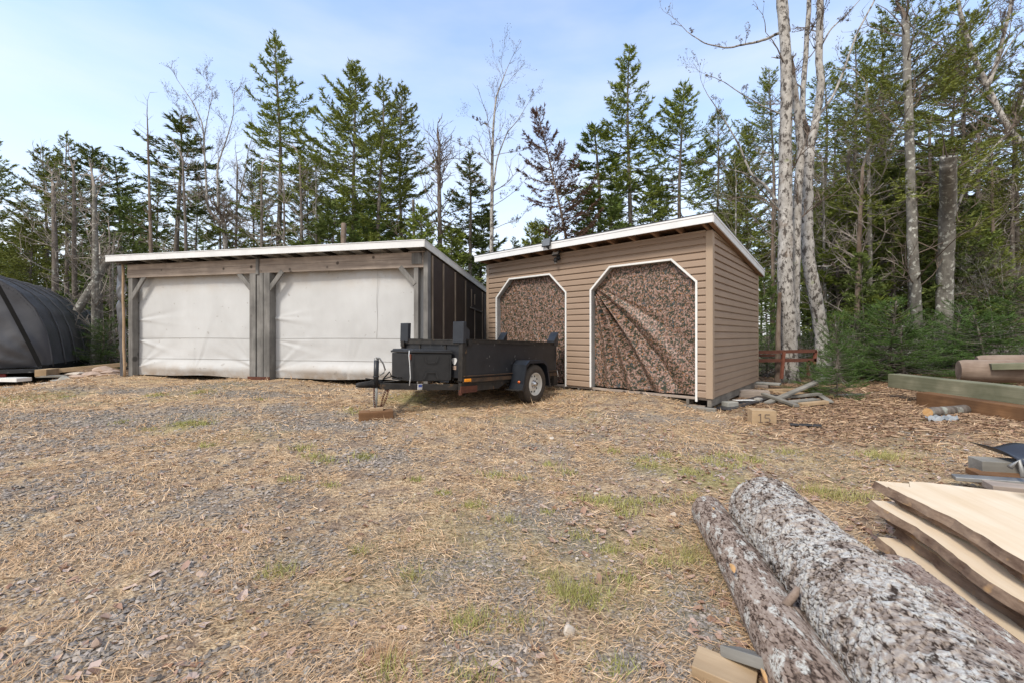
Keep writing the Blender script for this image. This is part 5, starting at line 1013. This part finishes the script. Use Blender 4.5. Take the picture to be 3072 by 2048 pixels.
# ------------------------------------------------------------------ bare broadleaf trees and dead poles
def bare(name, label, cat, Yd, stems, seed, twigs=1.0, mat='bark_birch', tw_mat='bark_twig', n_side=10, lside=(.1, .28), lo=.35, buds=True, spread=1.0, root=True, leader=True, group=None, depth_w=.25, flat=.75):
    """stems: list of (pixel path [(px,py),...] bottom to top, r0, r1) at distance Yd; side limbs and twigs are grown around them"""
    r = rng(seed); x0, y0 = at(stems[0][0][0][0], Yd), Yd; z0 = g1(x0, y0) - .05
    T = thing(name, label, cat, (x0, y0, z0), 0, group); tk = MB(); P0s = []; P1s = []; ra = []; rb_ = []; leafP = []
    def seg(p, q, a, b): P0s.append(p); P1s.append(q); ra.append(a); rb_.append(b)
    def grow(p, d, L, rad, lvl):
        n = 4 if lvl < 2 else 3; q = p.copy(); pts = [q.copy()]; c = r.normal(size=3) * .13; c[2] += .10
        for k in range(n):
            d = unit(d + c + r.normal(size=3) * .1); q2 = q + d * L / n; seg(q, q2, rad * (1 - k / n * .75), rad * (1 - (k + 1) / n * .75)); q = q2; pts.append(q.copy())
            if lvl < 3:
                for _ in range(int(r.random() < .8 * twigs) + int(r.random() < .55 * twigs)):
                    dd = unit(d + unit(r.normal(size=3)) * .8 * spread + np.array((0, 0, .12))); grow(q, dd, L * r.uniform(.32, .55), max(rad * .55, .0022), lvl + 1)
        if buds and lvl >= 2: leafP.append(q)
    for si, (path, r0, r1) in enumerate(stems):
        P = np.array([((px - CX) / F * Yd, 0, HC - (py - HY) * Yd / F) for px, py in path]); dep = np.cumsum(np.r_[0, r.normal(size=len(path) - 1) * depth_w]) + (si * .18 if si else 0); P[:, 1] = Yd + dep; P[:, 0] *= P[:, 1] / Yd; P[:, 2] = HC + (P[:, 2] - HC) * P[:, 1] / Yd
        if si == 0 and root: P[0, 2] = z0
        m = max(12, len(P) * 5); tt = np.linspace(0, len(P) - 1, m); Q = np.column_stack([np.interp(tt, np.arange(len(P)), P[:, k]) for k in range(3)])
        for _ in range(2): Q[1:-1] = (Q[:-2] + 2 * Q[1:-1] + Q[2:]) / 4
        R0 = r0 + (r1 - r0) * np.linspace(0, 1, m) ** .9; Q[1:-1] += r.normal(size=(m - 2, 3)) * .004 * (R0[1:-1, None] / .1 + .5)
        if si == 0 and root: R0[0] *= 1.35; R0[1] *= 1.1
        tk.tube(Q - np.array((x0, y0, z0)), R0, 12)
        cum = np.r_[0, np.cumsum(np.linalg.norm(np.diff(Q, axis=0), axis=1))]; Lt = cum[-1]
        for k in range(int(n_side * (1 if si == 0 else .8))):
            f = r.uniform(lo, .99); i = f * (m - 1); ii = int(i); p = Q[ii] + (Q[min(ii + 1, m - 1)] - Q[ii]) * (i - ii); d0 = unit(Q[min(ii + 1, m - 1)] - Q[max(ii - 1, 0)])
            rn = unit(np.array((1, flat, .2)) * r.normal(size=3)); d = unit(d0 * .75 + rn * .9 * spread + np.array((0, 0, .15))); rr = R0[ii]
            grow(p, d, Lt * r.uniform(*lside) * (1.25 - .6 * f), min(rr * .35, .022), 1)
        if leader: grow(Q[-1], unit(Q[-1] - Q[-2]), .7, max(r1, .003), 1)
    tk.build("trunk", M[mat], T, True)
    if not P0s: return T
    o_ = np.array((x0, y0, z0)); b = MB().prisms(np.array(P0s) - o_, np.array(P1s) - o_, np.array(ra), np.array(rb_), 3)
    if leafP: lp = np.array(leafP) - o_; b.blades(lp, unit(r.normal(size=lp.shape)), .05, .022, r)
    b.build("crown", M[tw_mat], T, False); return T
# pale multi-stemmed tree right of the shed
bare("maple_tree", "pale lichened multi-stemmed tree with a stout straight trunk just behind the rack", "tree", 9.5, [([(2367, 1130), (2367, 1020), (2364, 950), (2355, 850), (2357, 700), (2356, 560), (2357, 447), (2360, 300), (2359, 205), (2352, 90), (2341, -10), (2335, -120)], .19, .085),
     ([(2385, 1010), (2383, 914), (2386, 796), (2390, 640), (2396, 536), (2405, 446), (2397, 402), (2389, 312), (2377, 232)], .11, .07), ([(2359, 100), (2352, 20), (2346, -80)], .09, .08),
     ([(2341, 98), (2290, 122), (2230, 135), (2180, 146), (2110, 130), (2060, 95)], .035, .008), ([(2343, 625), (2300, 560), (2252, 525), (2215, 430), (2160, 340), (2120, 280)], .04, .008), ([(2345, 345), (2300, 325), (2235, 290), (2170, 245), (2120, 225)], .022, .005), ([(2345, 640), (2300, 590), (2240, 520), (2150, 500), (2090, 475)], .025, .004),
     ([(2345, 720), (2290, 690), (2230, 610), (2200, 600)], .02, .004)], 5, 1.0, n_side=5, lside=(.06, .16), lo=.3, depth_w=.06)
bare("maple_tree", "pale lichened tree whose trunk leans left from a foot behind the low fir, forking high", "tree", 10.2, [([(2474, 1110), (2469, 1060), (2464, 992), (2444, 874), (2424, 776), (2420, 697), (2420, 580), (2428, 446)], .165, .12),
     ([(2426, 470), (2440, 400), (2448, 357), (2458, 300), (2462, 250), (2456, 156), (2460, 60), (2463, -60)], .09, .075), ([(2424, 470), (2410, 420), (2408, 340), (2409, 268), (2420, 134), (2428, 0), (2432, -90)], .07, .05),
     ([(2450, 357), (2500, 290), (2530, 215), (2570, 100), (2625, 0), (2650, -60)], .035, .015), ([(2458, 150), (2490, 90), (2540, 45), (2580, 0)], .025, .01), ([(2440, 800), (2490, 800), (2520, 775)], .02, .004), ([(2448, 430), (2530, 380), (2640, 330), (2740, 300)], .016, .004)], 6, 1.0, n_side=5, lside=(.07, .2), lo=.3, depth_w=.06)
bare("dead_stub", "split dead stub hugging the left of the stout pale trunk behind the rack", "stub", 9.15, [([(2333, 1130), (2334, 1000), (2337, 930), (2340, 878)], .06, .035)], 7, mat='bark_dead', n_side=0, leader=False)
bare("birch_tree", "bare birch forking into tall curved stems over the garage's left bay", "birch", 17, [([(678, 900), (678, 748), (674, 690), (672, 668)], .1, .08), ([(672, 672), (650, 660), (625, 630), (621, 600), (618, 530), (614, 473), (609, 375), (580, 310), (540, 252)], .07, .012), ([(672, 668), (655, 630), (653, 571), (652, 500), (665, 460), (678, 424), (700, 350), (702, 291)], .055, .01),
     ([(676, 668), (700, 655), (716, 620), (724, 560), (735, 520), (745, 450), (760, 400)], .045, .008), ([(614, 473), (595, 400), (560, 360), (530, 320)], .025, .006), ([(611, 420), (625, 340), (640, 280), (610, 230)], .02, .006), ([(621, 600), (600, 540), (570, 480)], .025, .006)], 8, 1.7, n_side=12, lside=(.12, .26), lo=.3, depth_w=.12, spread=.7)
bare("bare_tree", "tall bare white-stemmed tree in the gap between the garage and the shed", "bare tree", 15, [([(1475, 900), (1475, 750), (1476, 600), (1477, 465), (1480, 380), (1487, 294), (1508, 240), (1522, 205)], .085, .01), ([(1478, 580), (1490, 480), (1520, 400), (1555, 360), (1590, 300)], .035, .006), ([(1476, 500), (1440, 465), (1395, 440), (1350, 420)], .02, .005),
     ([(1477, 470), (1510, 460), (1560, 455), (1590, 440)], .015, .004), ([(1476, 620), (1510, 600), (1550, 570), (1585, 530)], .018, .004), ([(1480, 390), (1450, 370), (1415, 355)], .014, .004), ([(1476, 690), (1520, 670), (1560, 660), (1600, 600)], .016, .004)], 9, 1.1, n_side=13, lside=(.07, .16), lo=.3, depth_w=.08)
bare("dead_tree", "stubby dead tree with short crooked limbs over the garage's right end", "dead tree", 15.5, [([(1322, 900), (1321, 753), (1318, 600), (1317, 500), (1318, 430)], .1, .05)], 10, .55, mat='bark_spruce', n_side=60, lside=(.08, .2), lo=.25, buds=False, spread=1.4)
bare("dead_pole", "bare grey dead pole tree standing over the garage's left roof corner", "dead tree", 15, [([(456, 900), (454, 758), (450, 650), (446, 500), (443, 400), (441, 333)], .075, .012)], 11, .3, mat='bark_dead', n_side=26, lside=(.02, .1), lo=.2, buds=False, spread=1.4)
bare("broken_stump", "pale splintered broken trunk just over the middle of the garage roof", "stump", 14.5, [([(1031, 900), (1031, 760), (1031, 672)], .1, .09)], 12, mat='bark_dead', n_side=0, leader=False)
bare("broken_stump", "thin dark broken trunk beside the little pointed spruce over the garage", "stump", 15.5, [([(1243, 900), (1242, 720), (1240, 600)], .06, .05)], 13, mat='bark_spruce', n_side=1, leader=False)
bare("snag", "thick grey broken-topped snag rising above the fir thicket", "snag", 10.8, [([(2825, 1030), (2832, 900), (2838, 780), (2842, 620), (2845, 500), (2846, 470)], .19, .14)], 14, .6, mat='bark_lichen', n_side=8, lside=(.06, .25), lo=.2, buds=False, spread=1.5, leader=False)
bare("lichened_tree", "dark trunk thick with pale lichen left of the broken snag", "tree", 11.3, [([(2752, 1000), (2748, 900), (2738, 760), (2732, 600), (2728, 400), (2722, 250), (2715, 60)], .13, .08)], 15, .7, mat='bark_lichen', n_side=20, lside=(.06, .22), lo=.2, buds=False, spread=1.4)
bare("slanting_tree", "pale slanting tree branching against the sky at the upper right", "tree", 12, [([(3230, 1000), (3180, 700), (3090, 460), (3029, 393), (3000, 340), (2960, 260), (2925, 180), (2900, 110), (2880, 40), (2870, -40)], .095, .045), ([(2860, 660), (2905, 530), (2975, 455), (3029, 393)], .03, .045), ([(2960, 262), (2990, 190), (3010, 110), (3030, 30), (3040, -50)], .07, .03), ([(3030, 400), (3060, 330), (3100, 240)], .05, .02), ([(2915, 290), (2940, 260), (2990, 200), (3040, 120), (3080, 80)], .03, .012)], 16, 1.3, n_side=16, lside=(.09, .24), lo=.25, depth_w=.1)
TH = [(2612, 1000, 2600, 250, 12.5, .075, 'bark_lichen', "thin white-barked trunk left of the lichened dark one"), (2570, 1000, 2588, 500, 12.0, .085, 'bark_dead', "brown bare trunk right of the leaning pale tree"), (2540, 1000, 2545, 450, 13.5, .09, 'bark_spruce', "straight black trunk close right of the leaning pale tree"), (2500, 1000, 2505, 420, 14, .06, 'bark_spruce', "thin dark trunk seen just past the leaning pale tree"),
      (2200, 900, 2208, 560, 12.5, .03, 'bark_lichen', "slender pale sapling trunk above the shed's rear corner"), (2318, 900, 2322, 500, 12.5, .05, 'bark_dead', "thin brown trunk left of the stout pale tree"), (2650, 1000, 2655, 420, 14.5, .08, 'bark_spruce', "thin grey trunk between the white-barked and lichened ones"), (2790, 1000, 2790, 380, 14, .08, 'bark_spruce', "grey trunk between the lichened tree and the snag"),
      (2930, 1000, 2935, 420, 13, .1, 'bark_spruce', "dark trunk right of the broken snag"), (2990, 1000, 2975, 500, 12, .06, 'bark_dead', "thin brown trunk right of the snag in the brush"), (3050, 1000, 3045, 360, 13.5, .09, 'bark_spruce', "dark trunk near the right frame edge"), (2480, 1000, 2470, 500, 13, .05, 'bark_lichen', "thin pale trunk directly behind the leaning tree"),
      (285, 1060, 283, 560, 13.5, .12, 'bark_lichen', "speckled pale trunk in the gap left of the garage"), (312, 1060, 300, 760, 14, .07, 'bark_lichen', "second thinner pale trunk in the gap left of the garage"), (330, 1060, 328, 700, 14.5, .05, 'bark_spruce', "thin dark trunk nearest the garage in the left gap"), (345, 1060, 338, 760, 13.8, .04, 'bark_lichen', "slim pale stem beside the garage's left edge"),
      (165, 1000, 160, 560, 14.5, .12, 'bark_spruce', "dark brown trunk above the tarp shelter's back"), (230, 1000, 222, 520, 15, .1, 'bark_spruce', "grey trunk above the tarp shelter's far end"), (560, 900, 548, 480, 15.5, .07, 'bark_spruce', "grey trunk left of the forked birch"), (860, 900, 852, 560, 15, .05, 'bark_spruce', "thin trunk right of the tallest spruce's stem"),
      (700, 900, 712, 500, 17, .06, 'bark_spruce', "thin dark trunk right of the forked birch's foot"), (790, 900, 785, 520, 16.5, .07, 'bark_spruce', "dark trunk left of the tallest spruce's stem"), (905, 900, 900, 480, 16, .08, 'bark_spruce', "grey trunk between the two highest spruces of the garage"), (955, 900, 948, 520, 17, .06, 'bark_lichen', "thin pale trunk left of the broken stump over the garage")]
for i, (xa, ya, xb, yb, Yd, rr, mt, lb) in enumerate(TH):
    bare("bare_tree", lb, "tree", Yd, [([(xa, ya), ((xa + xb) / 2 + (-1) ** i * 3, (ya + yb) / 2), (xb, yb)], rr, rr * .45)], 60 + i, .8, mat=mt, tw_mat='bark_pale_twig', n_side=26, lside=(.07, .24), lo=.15, buds=False, spread=1.5)
o = simple_log("fallen_trunk", "grey fallen trunk slanting up against the trees behind the tarp shelter", at3(232, 935, 13.3), at3(330, 770, 13.8), .12, .09, M['bark_lichen'])
bare("shrub", "grey leafless shrub tangle right of the broken snag", "shrub", 10.9, [([(2990, 1020), (2970, 900), (2940, 820)], .02, .006), ([(3000, 1020), (3010, 900), (3005, 800)], .018, .005), ([(3020, 1020), (3040, 880), (3065, 780)], .018, .005), ([(2960, 1020), (2920, 930), (2880, 880)], .015, .004)], 90, 1.4, mat='bark_lichen', tw_mat='bark_lichen', n_side=12, lside=(.2, .45), lo=.1, buds=False, spread=1.2)
bare("shrub", "leafless reddish shrub behind the fir thicket at the right edge", "shrub", 11.2, [([(3060, 1020), (3030, 900), (3000, 840)], .015, .005), ([(3070, 1020), (3075, 900), (3095, 820)], .015, .005), ([(2940, 1020), (2960, 880), (2985, 830)], .012, .004)], 91, 1.3, mat='bark_dead', tw_mat='bark_dead', n_side=12, lside=(.2, .45), lo=.1, buds=False, spread=1.3)
# far wood reading as one mass, and brush at its foot
def farwood():
    r = rng(7); b = MB(); n = 520; ang = r.uniform(-1.25, 1.25, n); d = r.uniform(31, 46, n); x = d * np.sin(ang) * 1.15; y = d * np.cos(ang) * .8 + 8; z = gz(x, y); H = r.uniform(6, 9.5, n) * np.where(x > 8, 1.15, .85)
    P = np.column_stack([x, y, z]); b.prisms(P, P + np.column_stack([r.normal(size=(n, 2)) * .2, H]), .11, .02, 4, np.full(n, .0))
    c = 260; i = np.repeat(np.arange(n), c); f = r.random(len(i)) ** .8; rad = 1.5 * (1.05 - f) * r.random(len(i)) ** .5; a = r.uniform(0, 2 * PI, len(i)); Q = P[i] + np.column_stack([np.cos(a) * rad, np.sin(a) * rad, H[i] * (.12 + .88 * f)])
    b.blades(Q, unit(np.column_stack([np.cos(a), np.sin(a), r.normal(size=len(i)) * .25])), r.uniform(.25, .5, len(i)), r.uniform(.08, .16, len(i)), r, np.clip(r.normal(size=len(i)) * .2 + .35, 0, 1)); return b
o = farwood().build("distant_woods", M['needles_cool'], None); tag(o, kind='stuff')
def brush():
    r = rng(8); b = MB(); n = 9000; px = np.concatenate([r.uniform(2270, 3300, n // 2), r.uniform(-300, 2300, n // 2)]); y = np.where(np.arange(n) < n // 2, r.uniform(10.4, 16, n), r.uniform(13.5, 19, n)); x = (px - CX) / F * y; z = gz(x, y)
    P = np.column_stack([x, y, z]); L_ = r.uniform(.25, 1.5, n); D = unit(np.column_stack([r.normal(size=(n, 2)) * .8, np.abs(r.normal(size=n)) + .3])); b.prisms(P, P + D * L_[:, None], .005, .002, 3)
    i = np.repeat(np.arange(n), 2); f = r.random(len(i))[:, None]; Q = P[i] + D[i] * L_[i][:, None] * f; b.prisms(Q, Q + unit(D[i] + r.normal(size=(len(i), 3)) * .6) * (L_[i] * .4)[:, None], .003, .001, 3); return b
o = brush().build("dead_brush", M['bark_birch'], None); tag(o, kind='stuff')
# ------------------------------------------------------------------ ground cover
def scatter_px(r, n, lo=.9, hi=11.0, power=1.0, pxlo=-150, pxhi=3200):
    """points over the yard with density falling away from the foreground"""
    y = lo * (hi / lo) ** (r.random(n) ** power); x = (r.uniform(pxlo, pxhi, n) - CX) / F * y; return x, y
def blocked(x, y):   # under the buildings
    lx = (x + .568) * .7513 - (y - 9.62) * .66; ly = (x + .568) * .66 + (y - 9.62) * .7513; s = (lx > -.1) & (lx < SW + .05) & (ly > .0) & (ly < SD)
    gx_ = (x + 8.727) * .9787 - (y - 9.253) * .2053; gy_ = (x + 8.727) * .2053 + (y - 9.253) * .9787; return s | ((gx_ > -.1) & (gx_ < 7.4) & (gy_ > .12))
r = rng(1001); b = MB()
x, y = scatter_px(r, 210000, .9, 11.5); m = ~blocked(x, y); x, y = x[m], y[m]; gmk = gravel_mask(x, y); lit = litter_mask(x, y); cl_ = fbm(x * 2.6, y * 2.6, 51, 3)
m = r.random(len(x)) < (1 - .8 * gmk) * (1 - .55 * lit) * np.clip((cl_ - .32) * 3.2, .12, 1); x, y = x[m], y[m]; n = len(x); z = ground_z(x, y)
a = r.uniform(0, 2 * PI, n) * .75 + fbm(x, y, 61, 2) * 4; el = np.abs(r.normal(size=n)) * .16; D = np.column_stack([np.cos(a) * np.cos(el), np.sin(a) * np.cos(el), np.sin(el)])
L_ = r.uniform(.025, .085, n) * np.clip(y / 3, 1, 2.2); wd = r.uniform(.0011, .0028, n) * np.clip(y / 1.8, 1, 4)
P = np.column_stack([x, y, z + r.uniform(.001, .012, n)]); S = unit(np.cross(D, np.array((0, 0, 1.0)))) + np.array((0, 0, .3)) * r.normal(size=(n, 1)); Q = P + D * L_[:, None] * .55 + np.array((0, 0, .004)); T_ = P + unit(D + r.normal(size=(n, 3)) * .25) * L_[:, None]; T_[:, 2] = np.maximum(T_[:, 2], z + .001)
V = np.stack([P - S * wd[:, None] / 2, P + S * wd[:, None] / 2, Q + S * wd[:, None] / 2, Q - S * wd[:, None] / 2, T_], 1).reshape(-1, 3); k = np.arange(n)[:, None] * 5
b.add(V, k + np.array([[0, 1, 2, 3]]), k + np.array([[3, 2, 4]]), np.repeat(np.clip(.5 + r.normal(size=n) * .22, 0, 1), 5)); o = b.build("dry_grass", M['straw'], None); tag(o, kind='stuff')
# gravel stones
r = rng(1002); x, y = scatter_px(r, 150000, .9, 8.5); m = ~blocked(x, y); x, y = x[m], y[m]; gmk = gravel_mask(x, y); m = r.random(len(x)) < np.clip(gmk * .8 + .01, 0, 1) * (x < 5); x, y = x[m], y[m]; n = len(x)
s = r.uniform(.0045, .0125, n) * np.clip(y / 2.5, 1, 1.5) * (1 + .3 * (x < -1)); oct_ = np.array([(1, 0, 0), (-.9, .2, 0), (.1, 1, 0), (-.1, -1, .1), (0, .1, .75), (0, 0, -.6)], float); tri = np.array([(0, 2, 4), (2, 1, 4), (1, 3, 4), (3, 0, 4), (2, 0, 5), (1, 2, 5), (3, 1, 5), (0, 3, 5)])
V = oct_[None] * s[:, None, None] * r.uniform(.6, 1.3, (n, 1, 3)) + r.normal(size=(n, 6, 3)) * s[:, None, None] * .18; a = r.uniform(0, 2 * PI, n); c_, s_ = np.cos(a)[:, None], np.sin(a)[:, None]; V = np.stack([V[..., 0] * c_ - V[..., 1] * s_, V[..., 0] * s_ + V[..., 1] * c_, V[..., 2] * .75], -1)
V += np.column_stack([x, y, ground_z(x, y) + s * .25])[:, None]; o = mesh("gravel", V.reshape(-1, 3), (np.arange(n)[:, None, None] * 6 + tri[None]).reshape(-1, 3), M['gravel'], None, False, {'v': np.repeat(np.clip(r.normal(size=n) * .25 + .42, 0, 1), 6)}); tag(o, kind='stuff')
# dead leaves
r = rng(1003); x, y = scatter_px(r, 14000, .9, 9.0, 1.0, -100, 3150); den = np.clip((x + .3 * y) / 2.5, .12, 1) * np.clip((fbm(x * 1.8, y * 1.8, 71, 3) - .38) * 5, .05, 1); m = (r.random(len(x)) < den) & ~blocked(x, y); x, y = x[m], y[m]; n = len(x); s = r.uniform(.008, .03, n) ** 1.0; a = r.uniform(0, 2 * PI, n)
base_ = np.array([(-1, -.25, 0), (-.35, -.75, .15), (.5, -.55, .25), (1, 0, .1), (.45, .6, .3), (-.4, .7, .1), (-.95, .3, .05), (0, 0, -.1)]); V = base_[None] * s[:, None, None] * np.stack([np.ones((n, 8)), r.uniform(.6, 1, (n, 1)) * np.ones((1, 8)), r.uniform(.2, 2.0, (n, 1)) * np.ones((1, 8))], -1) + r.normal(size=(n, 8, 3)) * s[:, None, None] * .13
c_, s_ = np.cos(a)[:, None], np.sin(a)[:, None]; V = np.stack([V[..., 0] * c_ - V[..., 1] * s_, V[..., 0] * s_ + V[..., 1] * c_, V[..., 2] + r.normal(size=(n, 1)) * .25 * V[..., 0]], -1) + np.column_stack([x, y, ground_z(x, y) + .008])[:, None]
tri = np.array([(i, (i + 1) % 7, 7) for i in range(7)]); o = mesh("dead_leaves", V.reshape(-1, 3), (np.arange(n)[:, None, None] * 8 + tri[None]).reshape(-1, 3), M['leaf'], None, False, {'v': np.repeat(r.random(n), 8)}); tag(o, kind='stuff')
# wood chips and bark litter
r = rng(1004); x, y = scatter_px(r, 60000, 3.5, 13, .7, 2050, 3250); m = (r.random(len(x)) < litter_mask(x, y) * .28) & ~blocked(x, y); x, y = x[m], y[m]; n = len(x); a = r.uniform(0, 2 * PI, n) * .5 + 2.6; el = np.abs(r.normal(size=n)) * .15; D = np.column_stack([np.cos(a), np.sin(a), el]); P = np.column_stack([x, y, ground_z(x, y) + .012])
b = MB().prisms(P, P + D * r.uniform(.02, .12, n)[:, None], r.uniform(.003, .011, n), r.uniform(.002, .007, n), 4, np.clip(r.normal(size=n) * .3 + .42, 0, 1)); o = b.build("wood_chips", M['chips'], None); tag(o, kind='stuff')
# green tufts
TF = [(1700, 1420, 1), (1650, 1395, .8), (1475, 1430, 1.1), (1400, 1520, .7), (1245, 1440, .7), (1090, 1375, .8), (900, 1350, 1.1), (940, 1370, 1), (980, 1385, 1), (860, 1445, .8), (990, 1460, .7), (1230, 1730, 1), (1080, 1660, .9), (820, 1730, 1), (840, 1725, 1), (1870, 1520, 1.2), (1880, 1540, 1.3), (1900, 1510, 1), (1760, 1500, 1), (1790, 1510, 1), (1830, 1500, .8), (1990, 1510, 1.1), (2070, 1500, 1.2), (2070, 1660, 1.4), (2080, 1680, 1.3), (1985, 1690, 1), (1930, 1640, 1),
      (1830, 1650, 1), (1740, 1610, 1), (1730, 1790, 1.8), (1745, 1800, 1.8), (1720, 1770, 1.5), (1870, 1740, 1.1), (1640, 1730, .9), (1410, 1880, 1.4), (1420, 1890, 1.2), (1560, 1880, 1), (1850, 2010, 1), (2480, 1480, 1.5), (2500, 1490, 1.3), (2580, 1500, 1.6), (2440, 1470, 1.2), (2640, 1370, 1.5), (2660, 1375, 1.5), (2630, 1365, 1.2), (2010, 1370, 1.2), (2130, 1385, 1.2), (2180, 1370, 1), (2250, 1380, 1), (2190, 1400, 1), (1950, 1400, 1), (2080, 1420, 1.2), (1100, 1370, .8),
      (560, 1272, .9), (540, 1275, .9), (590, 1272, .9), (610, 1275, .8), (200, 1192, .8), (460, 1186, 1), (480, 1188, 1), (590, 1178, 1), (610, 1176, 1), (780, 1200, .7), (370, 1268, .7), (440, 1288, .7), (625, 1340, .8), (1055, 1230, .8), (1060, 1240, .8), (1400, 2030, 1.2), (1180, 2030, 1.3), (1520, 1560, .9), (1440, 1520, .8), (1330, 1480, .7), (1930, 1380, .9), (1830, 1355, .9), (2370, 1360, 1), (1640, 1540, .6), (1560, 1440, .7), (1130, 1250, .7)]
r = rng(1005); b = MB(); gr = MB()
for px, py, sz in TF:
    c = gp(px, py); n = int(80 * sz); rad = .034 * sz * np.clip(c[1] / 2.5, 1, 2); p = c + np.column_stack([r.normal(size=(n, 2)) * rad * np.array((1.3, .8)), np.zeros(n)]); p[:, 2] = ground_z(p[:, 0], p[:, 1])
    d = unit(np.column_stack([r.normal(size=(n, 2)) * .45, np.ones(n)])); b.blades(p, d, r.uniform(.025, .08, n) * sz ** .5, .0034 * np.clip(c[1] / 2, 1, 2.5), r, np.clip(r.normal(size=n) * .25 + .5, 0, 1))
x, y = scatter_px(r, 30000, 1.2, 9, .9); m = (fbm(x * .8, y * .8, 88, 4) > .56) & (r.random(len(x)) < .8) & ~blocked(x, y) & ((x > -1.0) | (r.random(len(x)) < .12)) & (gravel_mask(x, y) < .3); x, y = x[m], y[m]; n = len(x); p = np.column_stack([x, y, ground_z(x, y)])
b.blades(p, unit(np.column_stack([r.normal(size=(n, 2)) * .6, np.ones(n)])), r.uniform(.015, .045, n), .002 * np.clip(y / 2, 1, 2.5), r, np.clip(r.normal(size=n) * .2 + .35, 0, 1)); o = b.build("green_grass", M['grass_green'], None); tag(o, kind='stuff')
c = gp(1155, 1985); n = 650; r = rng(1006); a = r.uniform(0, 2 * PI, n); rr = .07 * r.random(n) ** .5; p = c + np.column_stack([np.cos(a) * rr, np.sin(a) * rr * .7, np.zeros(n)]); d = unit(np.column_stack([np.cos(a) * rr * 12, np.sin(a) * rr * 9, np.full(n, .75)]) + r.normal(size=(n, 3)) * .15)
o = MB().blades(p - np.array((0, 0, .005)), d, r.uniform(.035, .06, n), .0025, r, np.clip(r.normal(size=n) * .2 + .5, 0, 1)).build("grass_tussock", M['straw'], None); tag(o, "dense clipped straw-coloured grass tussock at the bottom of the yard", "grass tussock")
